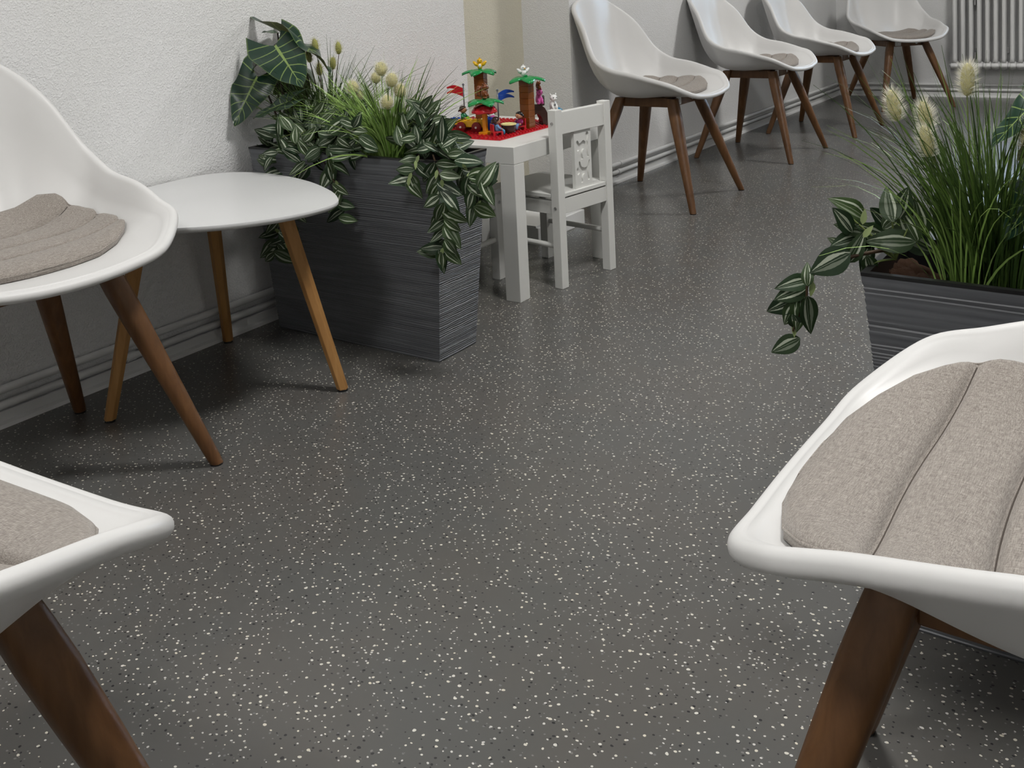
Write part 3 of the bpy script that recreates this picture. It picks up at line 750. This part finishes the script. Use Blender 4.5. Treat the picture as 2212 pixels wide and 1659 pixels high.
RL = [(1838,448,140,.046),(1822,476,125,.040),(1842,492,170,.040),(1828,520,195,.038),(1850,535,60,.040),(1815,528,150,.030),(1878,498,160,.040),(1922,440,100,.040),(1905,505,5,.050),(1935,470,40,.038),(1925,520,175,.050),(1890,520,-20,.045),
      (1870,560,-110,.036),(1880,575,-70,.030),(1792,568,205,.052),(1744,592,90,.026),(1715,612,190,.042),(1708,634,200,.040),(1690,660,205,.044),(1706,678,-120,.034),(1728,672,-95,.044),(1745,678,-88,.050),(1720,700,-70,.030),(1697,746,205,.036),
      (1960,488,120,.042),(1975,520,150,.045),(1950,440,70,.04),(1985,470,100,.045),(1900,470,130,.036)]
for u, v, a, L in RL:
    y = 1.225 if u < 1800 else 1.27+rr_.uniform(-.03,.04)
    add_leaf(tt, ony(u, v, y), math.radians(a), L*1.28, .38, rr_)
for u, v, a in [(1866,468,80),(1875,500,50),(1754,625,-100),(1752,600,-80),(1716,712,-90)]: add_leaf(tt, ony(u, v, 1.23), math.radians(a), .022, .4, rr_, BUD)
for u, v in [(1838,470),(1850,510),(1925,455),(1890,505),(1880,570),(1960,495)]: stem(tt, [ony(1935,560,1.29), ony((u+1935)/2, (v+555)/2, 1.27), ony(u, v, 1.265)], .0018, .0012)
tb = thing('veined_leaf_plant', 'big dark veined leaves at the right edge, rising from the right planter', 'plant', (2.05, 1.33, .47))
sb = ony(2235, 640, 1.35); sb.z = .465
big_leaf(tb, ony(2245,215,1.34), ony(2132,318,1.30), (-.2,-.4,.75), 11, sb, width=.62, bend=.12)
big_leaf(tb, ony(2240,300,1.33), ony(2190,345,1.30), (-.55,.7,.3), 12, sb, width=.75)
big_leaf(tb, ony(2250,400,1.31), ony(2160,520,1.29), (-.1,-.5,.7), 13, sb, width=.7)
big_leaf(tb, ony(2230,180,1.38), ony(2290,160,1.36), (.2,-.3,.9), 14, sb, width=.7)
# dark pots and lava stones inside the right planter
pt = thing('plant_pot', 'black round nursery pot sunk in the right planter under the grass', 'pot', (gr.x, gr.y, .39))
obj('pot', MB().lathe([(.045,0),(.062,.065),(.064,.068),(.060,.066),(.054,.05),(.01,.05)], 28).mesh('pot', M_black, 'auto'), pt)
def stone_mesh(seed):
    r = random.Random(seed); bm = bmesh.new(); bmesh.ops.create_icosphere(bm, subdivisions=2, radius=1)
    ph = [Vector((r.uniform(-1,1), r.uniform(-1,1), r.uniform(-1,1))).normalized() for _ in range(7)]
    for v in bm.verts:
        s = 1.
        for d in ph: s -= .22*max(0, v.co.normalized().dot(d)-.62)/.38
        v.co *= s*r.uniform(.90, 1.06)
    me = bpy.data.meshes.new('lava_stone'); bm.to_mesh(me); bm.free(); me.materials.append(M_stone); return me
STN = [stone_mesh(k) for k in range(5)]
SPX = [(1912,594,.011),(1930,596,.008),(1942,586,.013),(1955,578,.014),(1968,576,.013),(1953,597,.015),(1975,588,.013),(1990,590,.015),(2005,597,.014),(1992,606,.011),(2010,610,.010),(2028,608,.013),(1925,590,.009),(1940,600,.008),(1970,602,.010)]
for k, (u, v, r_) in enumerate(SPX):
    p = onz(u, v-2, .474); r_ *= 1.15
    o = obj('lava_stone', STN[k % 5], None, Matrix.Translation(p) @ Matrix.Rotation(k*1.3, 4, 'Z') @ Matrix.Diagonal((r_, r_*.85, r_*.75, 1)))
    tag(o, 'small reddish brown lava stone lying in the right planter', 'stone', 'lava stones in the right planter')
# filling under the stones
so = obj('planting_soil', MB().box(1.785, 2.40, 1.245, 1.425, .36, .455).mesh('soil', new_mat('dark_soil', (.012,.010,.009), .95, .1))); tag(so, 'dark planting soil filling the right planter', 'soil')
so = obj('planting_soil', MB().box(.028, .65, 1.715, 1.875, .40, .468).mesh('soil', bpy.data.materials['dark_soil'])); tag(so, 'dark planting soil filling the left planter', 'soil')

# ------------------------------------------------------------------ children's table and chairs
TX, TY, TH = .543, 2.189, .45
def kid_table():
    t = thing('childrens_table', 'square white low table with thick legs carrying the toy bricks', 'table', (TX-.275, TY+.275, 0))
    obj('table_top', MB().box(-.273,.275,-.275,.275,TH-.05,TH).mesh('table_top', M_kid, bevel=.0012), t)
    me = MB().box(-.025,.025,-.025,.025,0,TH-.0505).mesh('leg', M_kid, bevel=.0012)
    for sx in (-1,1):
        for sy in (-1,1): obj('leg', me, t, Matrix.Translation((sx*.249 if sx < 0 else .25, sy*.25, 0)))
kid_table()
CAT = [(-.40,.02),(-.36,.16),(-.40,.30),(-.33,.36),(-.26,.30),(-.20,.22),(-.08,.26),(.06,.32),(.18,.26),(.24,.32),(.20,.50),(.26,.62),(.36,.64),(.42,.54),(.38,.40),(.34,.25),(.36,.10),(.34,-.08),(.36,-.30),(.40,-.40),(.24,-.40),(.24,-.24),(.18,-.08),(.04,-.06),(-.04,-.16),(-.02,-.36),(.02,-.44),(-.14,-.44),(-.16,-.20),(-.22,-.06),(-.34,-.10)]
DOG = [(-.44,.04),(-.40,.18),(-.30,.22),(-.28,.42),(-.20,.40),(-.12,.22),(.02,.14),(.20,.14),(.30,.24),(.38,.40),(.44,.38),(.38,.16),(.32,-.02),(.34,-.20),(.38,-.40),(.26,-.42),(.24,-.24),(.14,-.14),(.00,-.16),(-.06,-.28),(-.06,-.46),(-.18,-.46),(-.18,-.24),(-.22,-.06),(-.32,-.12),(-.40,-.10)]
def prism(pts, z0, z1):
    n = len(pts); return MB().add([(x, y, z0) for x, y in pts]+[(x, y, z1) for x, y in pts], [tuple(range(n))[::-1], tuple(range(n, 2*n))]+[(i, (i+1) % n, (i+1) % n+n, i+n) for i in range(n)])
def kid_chair(loc, rz, lab, screws=True):
    # local: +x is forward (seat), width along y, back at x=0
    t = thing('childrens_chair', lab, 'chair', loc, rz, 'white children chairs')
    Wd, H, D = .265, .535, .255; h = Wd/2
    for s in (-1, 1):
        y0, y1 = (h-.03, h) if s > 0 else (-h, -h+.03)
        p = obj('back_post', MB().box(-.015,.015,y0,y1,0,H).mesh('back_post', M_kid, bevel=.0015), t)
        for z in (H-.04, .272-.03):
            for f in (-1, 1):
                yy = s*h
            obj('screw', MB().lathe([(.0052,0),(.0052,.0012),(.003,.0006)], 12, Matrix.Translation((0, s*h, z)) @ Matrix.Rotation(-s*PI/2, 4, 'X')).mesh('screw', M_steel), p)
        f = obj('front_leg', MB().box(D-.015,D+.015,y0,y1,0,.272).mesh('front_leg', M_kid, bevel=.0015), t)
        obj('screw', MB().lathe([(.0052,0),(.0052,.0012),(.003,.0006)], 12, Matrix.Translation((D, s*h, .242)) @ Matrix.Rotation(-s*PI/2, 4, 'X')).mesh('screw', M_steel), f)
        obj('stretcher', MB().tube([(.014,s*(h-.015),.125),(D-.014,s*(h-.015),.125)], .0085, 12).mesh('stretcher', M_kid, 'auto'), t)
        obj('side_rail', MB().box(.015,D-.015,y0+.006,y1-.006,.222,.262).mesh('side_rail', M_kid, bevel=.001), t)
    obj('seat', prism([(-.012,-h+.032),(.017,-h+.032),(.017,-h),(D+.022,-h),(D+.022,h),(.017,h),(.017,h-.032),(-.012,h-.032)], .272, .284).mesh('seat', M_kid, bevel=.0012), t)
    obj('back_rail', MB().box(-.010,.010,-h+.03,h-.03,.222,.268).mesh('back_rail', M_kid, bevel=.0012), t)
    obj('front_rail', MB().box(D-.010,D+.010,-h+.03,h-.03,.222,.268).mesh('front_rail', M_kid, bevel=.0012), t)
    obj('top_rail', MB().box(-.011,.011,-h+.03,h-.03,H-.075,H-.008).mesh('top_rail', M_kid, bevel=.0015), t)
    # splat with an animal pair cut into it
    zs0, zs1, hw, th = .284, H-.075, .040, .0060
    sc = .074; loops = [[(-hw, zs0), (hw, zs0), (hw, zs1), (-hw, zs1)]]
    for shp, zc in ((CAT, zs1-.056), (DOG, zs1-.126)):
        loops.append([(-p.x*sc, zc+p.y*sc) for p in smoothcurve([(x, y, 0) for x, y in shp], 3)])
    tri = tessellate_polygon([[Vector((a, b, 0)) for a, b in l] for l in loops]); flat = [q for l in loops for q in l]; nv = len(flat)
    mb = MB(); mb.add([(-th, a, b) for a, b in flat]+[(th, a, b) for a, b in flat], [tuple(t_) for t_ in tri]+[tuple(k+nv for k in t_[::-1]) for t_ in tri]
        + [(o_+k, o_+(k+1) % len(l), o_+(k+1) % len(l)+nv, o_+k+nv) for l, o_ in zip(loops, np.cumsum([0]+[len(l) for l in loops[:-1]]).tolist()) for k in range(len(l))])
    obj('splat', mb.mesh('splat', M_kid), t)
    obj('splat_panel', MB().box(-.0005,.0005,-hw+.004,hw-.004,zs0+.004,zs1-.004).mesh('splat_panel', M_kid), t)
    return t
# chair pulled to the long side: its back faces the room
rz1 = PI - .141
kid_chair((.590, 2.482, 0), rz1, "white children's chair with cat and dog cut-outs at the toy table")
kid_chair((.228, 2.108, 0), PI/2, "white children's chair tucked under the toy table behind the left planter")
bx = thing('low_box', "low white box on the floor behind the children's chair", 'box', (.11, 2.93, 0))
obj('body', MB().box(-.125,.127,-.17,.150,0,.055).mesh('box', M_gloss, bevel=.002), bx)
obj('lid', MB().box(-.125,.118,-.17,.140,.055,.062).mesh('lid', M_gloss, bevel=.001), bx)

# ------------------------------------------------------------------ toy brick scene on the children's table
ZT = TH
def brick(parent, x0, y0, z0, nx, ny, h, mat, name='brick', studs=True, bev=.0008):
    u = .016; mb = MB().box(x0+.0002, x0+nx*u-.0002, y0+.0002, y0+ny*u-.0002, z0+.0002, z0+h)
    me = mb.mesh(name, mat, bevel=bev, bseg=1); o = obj(name, me, parent)
    if studs:
        sm = MB()
        for i in range(nx):
            for j in range(ny): sm.lathe([(.0047,0),(.0047,.0040),(.0044,.0044)], 10, Matrix.Translation((x0+(i+.5)*u, y0+(j+.5)*u, z0+h)))
        obj('studs', sm.mesh('studs', mat, 'auto'), o)
    return o
bp = thing('toy_baseplate', 'red square studded toy baseplate on the white low table', 'baseplate', (.245, 2.468, ZT))
obj('plate', MB().box(-.192,.192,-.192,.192,0,.003).mesh('plate', P['red'], bevel=.001), bp)
sm = MB()
for i in range(24):
    for j in range(24): sm.lathe([(.0047,0),(.0047,.0040),(.0043,.0044)], 8, Matrix.Translation((-.184+i*.016, -.184+j*.016, .003)))
so = obj('studs', sm.mesh('studs', P['red']), bp); so['kind'] = 'stuff'
ZP = ZT+.0035
def palm(t, z, R, seed, dz=.010, lobes=4, rot=0.):
    mb = MB()
    mb.lathe([(.012,z-.004),(.016,z),(.014,z+.005),(.006,z+.006)], 16)
    mb.lathe([(.0055,z+.005),(.0055,z+.011),(.005,z+.0115)], 12)
    for k in range(lobes):
        a = rot+2*PI*k/lobes; rings = []
        for i in range(9):
            f = i/8; w = .0235*math.sin(PI*min(1, .14+.84*f))**.75*(1-.08*f); r0 = .008+(R-.008)*f
            zz = z+.004+.004*math.sin(PI*f)-dz*f**2; ring = []
            for s in (-1,-.55,0,.55,1):
                ring.append(Vector((r0*math.cos(a)-w*s*math.sin(a), r0*math.sin(a)+w*s*math.cos(a), zz-.006*abs(s)**1.6+.0014*math.sin(f*16)*abs(s))))
            for s in (.9,0,-.9): ring.append(Vector((r0*math.cos(a)-w*s*math.sin(a), r0*math.sin(a)+w*s*math.cos(a), zz-.006*abs(s)-.0035)))
            rings.append(ring)
        mb.loft(rings, True, True)
    return obj('palm_leaves', mb.mesh('palm_leaves', P['green'], True), t)
def tower(x, y, n, lab, rot, prot, R=.060):
    t = thing('toy_palm', lab, 'toy tree', (x, y, ZP), rot)
    me = MB().box(-.0170,.0170,-.0170,.0170,.0002,.0190).mesh('brick', P['brown'], bevel=.0008, bseg=1)
    for k in range(n): obj('brick', me, t, Matrix.Translation((0,0,.0192*k)))
    palm(t, .0192*n+.004, R, 1, .008, 5, prot); return .0192*n+.004+ZP
x1_, y1_ = .205, 2.51
zt1 = tower(x1_, y1_, 9, 'brown brick toy palm tree with a yellow bird on top', .25, .9)
zt2 = tower(.394, 2.492, 8, 'brown brick toy palm tree with a white bird on top', 0., .5)
def bird(x, y, z, rz, body, belly, lab):
    t = thing('toy_bird', lab, 'toy bird', (x, y, z), rz)
    b = obj('body', MB().ball((0,0,.012), (.0095,.009,.012), 16, 10).mesh('body', body, True), t)
    obj('head', MB().ball((.001,0,.0275), (.0088,.0092,.0085), 16, 10).ball((.0005,0,.0365), (.003,.0025,.003), 8, 6).mesh('head', body, True), t)
    obj('belly', MB().ball((.0032,0,.0125), (.0078,.0062,.0080), 12, 8).mesh('belly', belly, True), t)
    obj('beak', MB().tube([(.008,0,.0265),(.0135,0,.0255)], [.0028,.0005], 8).mesh('beak', P['orange'], True), t)
    for s in (-1,1):
        obj('eye', MB().ball((.0076,s*.0045,.0295), .0016, 8, 6).mesh('eye', P['black'], True), t)
        obj('wing', MB().tube([(0,s*.007,.014),(-.001,s*.013,.018),(-.001,s*.0195,.0245),(-.001,s*.022,.027)], [.0055,.0062,.0040,.0008], 8).mesh('wing', body, True), t)
    return t
bird(x1_, y1_, zt1+.006, -.95, P['yellow'], P['white'], 'yellow toy bird with raised wings on the left palm tree')
bird(.388, 2.488, zt2+.006, -.45, P['white'], P['white'], 'white toy bird with spread wings on the right palm tree')
# parasol with palm top and squirrel
px, py = .335, 2.345
t = thing('toy_parasol', 'toy parasol with red canopy, orange pole and green palm leaves', 'toy parasol', (px, py, ZP), .1)
brick(t, -.016, -.016, 0, 2, 2, .0096, P['orange'], 'foot', False)
obj('pole', MB().box(-.0062,.0062,-.0062,.0062,.009,.078).mesh('pole', P['orange'], bevel=.0008), t)
can = MB(); rings = []
for r_, z_ in ((.040,.070),(.041,.074),(.033,.0845),(.019,.091),(.006,.093)):
    rings.append([Vector((r_*(1+.05*math.cos(6*a))*math.cos(a), r_*(1+.05*math.cos(6*a))*math.sin(a), z_-(.004*(1-math.cos(6*a))*.5 if r_ > .025 else 0))) for a in [2*PI*k/48 for k in range(48)]])
can.loft(rings); obj('canopy', can.mesh('canopy', P['red'], True), t)
palm(t, .103, .060, 2, .008, 5, .55)
def critter(x, y, z, rz, mat, lab, tail='cat', sc=1., eye=True, heart=False):
    t = thing('toy_'+('squirrel' if tail == 'squirrel' else 'animal'), lab, 'toy animal', (x, y, z), rz)
    S = sc
    obj('body', MB().ball((0,0,.013*S), (.0095*S,.0085*S,.0135*S), 16, 10).ball((.006*S,.006*S,.003*S), (.007*S,.0035*S,.0032*S), 10, 6).ball((.006*S,-.006*S,.003*S), (.007*S,.0035*S,.0032*S), 10, 6)
        .tube([(.005*S,.0055*S,.016*S),(.0095*S,.005*S,.009*S),(.0105*S,.0045*S,.003*S)], .0026*S, 8).tube([(.005*S,-.0055*S,.016*S),(.0095*S,-.005*S,.009*S),(.0105*S,-.0045*S,.003*S)], .0026*S, 8).mesh('body', mat, True), t)
    h = obj('head', MB().ball((.004*S,0,.031*S), (.0088*S,.0092*S,.0078*S), 16, 10).ball((.0115*S,0,.0285*S), (.0035*S,.0040*S,.0030*S), 10, 6).mesh('head', mat, True), t)
    for s in (-1,1):
        obj('ear', MB().tube([(.002*S,s*.0055*S,.036*S),(.001*S,s*.0078*S,.0425*S)], [.0030*S,.0006*S], 8).mesh('ear', mat, True), h)
        if eye: obj('eye', MB().ball((.0115*S,s*.0042*S,.0325*S), .0013*S, 8, 6).mesh('eye', P['black'], True), h)
    obj('nose', MB().ball((.0150*S,0,.0292*S), .0011*S, 8, 6).mesh('nose', P['black'], True), h)
    if tail == 'squirrel': tp, tr_ = [(-.006*S,0,.004*S),(-.014*S,0,.010*S),(-.016*S,0,.020*S),(-.011*S,0,.028*S),(-.018*S,0,.031*S)], [.003*S,.0062*S,.0066*S,.0052*S,.002*S]
    else: tp, tr_ = [(-.008*S,0,.004*S),(-.014*S,0,.008*S),(-.016*S,.002*S,.017*S),(-.014*S,.003*S,.025*S)], [.0035*S,.0032*S,.0028*S,.0012*S]
    obj('tail', MB().tube([tuple(p) for p in smoothcurve(tp, 3, False)], [tr_[min(int(i/3), len(tr_)-1)] for i in range(3*(len(tp)-1)+1)], 8).mesh('tail', mat, True), t)
    if heart: obj('heart_mark', MB().ball((.0098*S,0,.015*S), (.0012*S,.0028*S,.0030*S), 8, 6).mesh('mark', P['grey'], True), t)
    return t
critter(px+.004, py-.004, ZP+.1115, .15, P['nut'], 'brown toy squirrel sitting on the parasol palm leaves', 'squirrel', 1.15)
# dark rock with arch, pink bear with fox on its head, white cat on a plate
t = thing('toy_rock', 'dark brown arched toy rock behind the right palm trunk', 'toy block', (.385, 2.555, ZP))
rk = MB(); prof = []
outer = [(-.036,0),(-.036,.062),(-.026,.070),(-.006,.070),(.012,.066),(.024,.056),(.032,.040),(.036,.020),(.037,0)]
inner = [(.016,0),(.015,.020),(.008,.034),(-.004,.040),(-.016,.034),(-.020,.020),(-.021,0)]
pl = outer+inner
for sgn, yy in ((0,-.018),(1,.018)): rk.add([(x, yy, z) for x, z in pl], [])
n_ = len(pl); o_ = 0
fs = [(i, (i+1) % n_, (i+1) % n_+n_, i+n_) for i in range(n_)]
rk.f += fs; rk.uv += [[(0.,0.)]*4]*len(fs); rk.mi += [0]*len(fs)
strip = [(0,1,14,15),(1,2,13,14),(2,3,12,13),(3,4,12),(4,5,11,12),(5,6,10,11),(6,7,10),(7,8,9,10)]
for f in strip:
    rk.f.append(f); rk.f.append(tuple(i+n_ for i in f)); rk.uv += [[(0.,0.)]*len(f)]*2; rk.mi += [0,0]
obj('arch', rk.mesh('arch', P['dark'], bevel=0), t, Matrix.Rotation(.95, 4, 'Z'))
obj('peak', MB().box(-.008,.008,-.012,.012,.060,.094).mesh('peak', P['dark'], bevel=.003), t, Matrix.Translation((.004,.024,0)))
critter(.405, 2.545, ZP+.071, -.5, P['pink'], 'pink toy animal sitting on the dark arched rock', 'cat', 1.2)
critter(.407, 2.543, ZP+.071+.0455, -.5, P['nut'], 'small brown toy animal perched on the pink toy animal', 'squirrel', .7)
t = thing('toy_block', 'dark toy block carrying the white toy cat', 'toy block', (.425, 2.612, ZP))
brick(t, -.024, -.016, 0, 3, 2, .0384, P['dark'], 'brick', True)
brick(t, .004, -.010, .0384, 1, 1, .010, P['sky'], 'blue_brick', True)
critter(.422, 2.600, ZP+.043, -.55, P['white'], 'white toy cat with a grey heart beside the chair back', 'cat', 1.35, True, True)
# flags
def flag(x, y, z, rz, mat, lab, H):
    t = thing('toy_flag', lab, 'toy flag', (x, y, z), rz)
    obj('pole', MB().tube([(0,0,0),(0,0,H)], .0022, 10).ball((0,0,H+.002), .0040, 12, 8).mesh('pole', P['grey'], True), t)
    mb = MB(); n = 12; vs = []
    for i in range(n+1):
        f = i/n; x_ = .002+.052*f; wv = .0035*math.sin(f*5.2); dz = .006*math.sin(f*3.6-.5)+.004*f
        top = H-.006+dz; bot = H-.034+dz*1.1
        mid = (top+bot)/2
        if f <= .5: q = [(top, bot)]
        g = max(0, (f-.5)/.5); half = .0065*g
        vs.append([(x_, wv, top-.003*g), (x_, wv, mid+half), (x_, wv, mid-half), (x_, wv, bot+.003*g)])
    for lo, hi in ((0,1),(2,3)):
        rings = [[Vector(r[lo])+Vector((0,.0012,0)), Vector(r[hi])+Vector((0,.0012,0)), Vector(r[hi])-Vector((0,.0012,0)), Vector(r[lo])-Vector((0,.0012,0))] for r in vs]
        mb.loft(rings)
    obj('cloth', mb.mesh('cloth', mat, 'auto'), t); return t
q = ony(1003, 232, 2.47); flag(q.x, q.y, ZP+.045, math.atan2(CR.y, CR.x)+PI, P['red'], 'red forked toy flag on a grey pole', max(.02, ony(999,184,2.47).z-ZP-.045))
q = ony(1076, 232, 2.44); flag(q.x, q.y, ZP+.02, math.atan2(CR.y, CR.x)+.35, P['blue'], 'blue forked toy flag on a grey pole', max(.02, ony(1074,196,2.44).z-ZP-.02))
# toy chairs, barrels, children, cart
def toy_chair(x, y, rz, lab):
    t = thing('toy_chair', lab, 'toy chair', (x, y, ZP), rz)
    obj('seat', MB().box(-.015,.015,-.015,.015,.012,.016).mesh('seat', P['red'], bevel=.001), t)
    obj('backrest', MB().box(-.0165,-.013,-.015,.015,.012,.038).mesh('backrest', P['red'], bevel=.001), t)
    for a in (-1,1):
        for b in (-1,1): obj('leg', MB().box(a*.0125-.003,a*.0125+.003,b*.0125-.003,b*.0125+.003,0,.013).mesh('leg', P['red']), t)
def child(x, y, z, rz, shirt, trousers, hair, skin, lab, seated=True, girl=False):
    t = thing('toy_child', lab, 'toy figure', (x, y, z), rz)
    obj('torso', MB().loft([[Vector((w*math.cos(a)*.62, w*math.sin(a), zz)) for a in [2*PI*k/16 for k in range(16)]] for w, zz in ((.0105,0),(.0118,.004),(.0112,.014),(.0082,.0185),(.004,.020))]).mesh('torso', shirt, True), t)
    h = obj('head', MB().ball((0,0,.0305), (.0118,.0118,.0108), 18, 12).mesh('head', skin, True), t)
    hm = MB(); rings = []
    for i in range(9):
        a = PI*.5*i/8*1.12; rings.append([Vector((-.0012+.0132*math.sin(a)*math.cos(b)-(.0022 if a > 1.2 else 0), .0132*math.sin(a)*math.sin(b), .0312+.0125*math.cos(a)-(.006*max(0,-math.cos(b)) if a > 1.0 else 0)+(.0035*max(0, math.cos(b)) if a > 1.0 else 0))) for b in [2*PI*k/20 for k in range(20)]])
    hm.loft(rings, True, True)
    if girl:
        for s in (-1,1): hm.ball((-.008,s*.011,.029), .0055, 10, 7)
    obj('hair', hm.mesh('hair', hair, True), h)
    for s in (-1,1):
        obj('eye', MB().ball((.0112,s*.0042,.0305), .0013, 8, 6).mesh('eye', P['black'], True), h)
        obj('arm', MB().tube([(0,s*.010,.0165),(.002,s*.0145,.011),(.009,s*.0135,.006)], [.0040,.0038,.0032], 8).mesh('arm', shirt, True), t)
        obj('hand', MB().ball((.0115,s*.0132,.005), .0036, 10, 7).mesh('hand', skin, True), t)
        if seated: obj('leg', MB().tube([(-.001,s*.0058,.001),(.014,s*.006,.003),(.019,s*.006,-.001),(.020,s*.006,-.012)], [.0052,.0054,.0052,.0050], 10).mesh('leg', trousers, True), t)
    obj('mouth', MB().ball((.0116,0,.0262), (.0006,.0020,.0006), 8, 6).mesh('mouth', P['darkred'], True), h)
def barrel(x, y, s, lab, wood_m, rim_m):
    t = thing('toy_barrel', lab, 'toy barrel', (x, y, ZP), 0)
    obj('tub', MB().lathe([(.014*s,0),(.0205*s,.004),(.0225*s,.018),(.0215*s,.026)], 28).mesh('tub', wood_m, 'auto'), t)
    obj('rim', MB().lathe([(.0215*s,.026),(.0245*s,.0275),(.0245*s,.030),(.0225*s,.0312),(.0195*s,.030),(.018*s,.0285),(.004*s,.0285)], 32).mesh('rim', rim_m, 'auto'), t)
toy_chair(.388, 2.330, .95, 'small red toy chair seen from behind, by the brown barrel table')
child(.388, 2.330, ZP+.0165, .95, P['denim'], P['sky'], P['hair'], P['tan'], 'brown-haired toy child in blue seen from behind on a red chair', True, True)
barrel(.392, 2.388, 1., 'dark brown toy barrel table with a yellow rim', P['dark'], P['cream'])
toy_chair(.392, 2.448, -2.2, 'small red toy chair under the black-haired toy child')
child(.392, 2.448, ZP+.0165, -1.75, P['plum'], P['denim'], P['black'], P['skin'], 'black-haired toy child in plum shirt and blue trousers')
barrel(.262, 2.470, 1.15, 'yellow toy barrel standing behind the black-haired child', P['orange'], P['cream'])
def cart(x, y, rz):
    t = thing('toy_cart', 'yellow studded toy cart with dark red wheels', 'toy cart', (x, y, ZP), rz)
    brick(t, -.048, -.016, .016, 6, 2, .0192, P['yellow'], 'body', True)
    for a in (-.028,.028):
        for s in (-1,1):
            w = obj('wheel', MB().lathe([(.010,-.004),(.0165,-.003),(.0165,.003),(.010,.004)], 26, Matrix.Translation((a, s*.0205, .0165)) @ Matrix.Rotation(PI/2, 4, 'X')).mesh('wheel', P['darkred'], 'auto'), t)
            obj('hub', MB().lathe([(.0035,-.0055),(.0035,.0055)], 12, Matrix.Translation((a, s*.0205, .0165)) @ Matrix.Rotation(PI/2, 4, 'X')).mesh('hub', P['white'], 'auto'), w)
    obj('tow_bar', MB().box(-.066,-.048,-.005,.005,.020,.026).mesh('tow_bar', P['yellow'], bevel=.001), t)
cart(.255, 2.385, .10)
child(.215, 2.395, ZP+.036, .2, P['jade'], P['lime'], P['hair'], P['tan'], 'brown-haired toy child in green riding in the yellow cart')
t = thing('toy_wagon', 'blue toy wagon behind the yellow cart', 'toy wagon', (.165, 2.44, ZP), .1)
brick(t, -.032, -.016, .010, 4, 2, .0192, P['blue'], 'body', True)
for a in (-.02,.02):
    for s in (-1,1): obj('wheel', MB().lathe([(.010,-.003),(.010,.003)], 18, Matrix.Translation((a, s*.0185, .0105)) @ Matrix.Rotation(PI/2, 4, 'X')).mesh('wheel', P['black']), t)
t = thing('toy_tractor', 'blue toy vehicle with red wheels at the left end of the yellow cart', 'toy vehicle', (.145, 2.335, ZP), .1)
brick(t, -.032, -.016, .008, 4, 2, .0192, P['blue'], 'body', True); brick(t, -.016, -.016, .0272, 1, 2, .0192, P['blue'], 'cabin', True)
for a in (-.02,.02):
    for s in (-1,1): obj('wheel', MB().lathe([(.013,-.004),(.013,.004)], 20, Matrix.Translation((a, s*.020, .013)) @ Matrix.Rotation(PI/2, 4, 'X')).mesh('wheel', P['red'], 'auto'), t)
# cow, ball, blue boat piece
t = thing('toy_cow', 'black and white toy cow behind the red parasol', 'toy animal', (.275, 2.45, ZP), -.6)
obj('body', MB().ball((0,0,.030), (.024,.014,.015), 18, 10).mesh('body', P['white'], True), t)
for a in (-1,1):
    for b in (-1,1): obj('leg', MB().tube([(a*.014,b*.007,.024),(a*.014,b*.007,0)], [.005,.0048], 8).mesh('leg', P['white'], True), t)
hd = obj('head', MB().ball((.025,0,.046), (.011,.009,.010), 14, 9).mesh('head', P['white'], True), t)
obj('muzzle', MB().ball((.034,0,.042), (.006,.0075,.006), 12, 8).mesh('muzzle', P['pink'], True), hd)
for s in (-1,1): obj('ear', MB().ball((.021,s*.010,.052), (.003,.006,.003), 8, 6).mesh('ear', P['black'], True), hd)
for k, (a, b, c, r_) in enumerate(((-.010,.009,.036,.009),(.012,-.009,.036,.008),(-.016,-.008,.030,.008),(.022,-.006,.052,.006))): obj('patch', MB().ball((a,b,c), r_, 10, 7).mesh('patch', P['black'], True), t)
o = obj('toy_ball', MB().ball((0,0,.012), .012, 18, 12).mesh('ball', P['red'], True), None, Matrix.Translation((.365, 2.41, ZP+.004))); tag(o, 'glossy red toy ball beside the barrel table', 'toy ball')
t = thing('toy_crate', 'blue toy crate between parasol and yellow barrel', 'toy block', (.300, 2.425, ZP), .2)
brick(t, -.016, -.016, 0, 2, 2, .0384, P['blue'], 'brick', True)
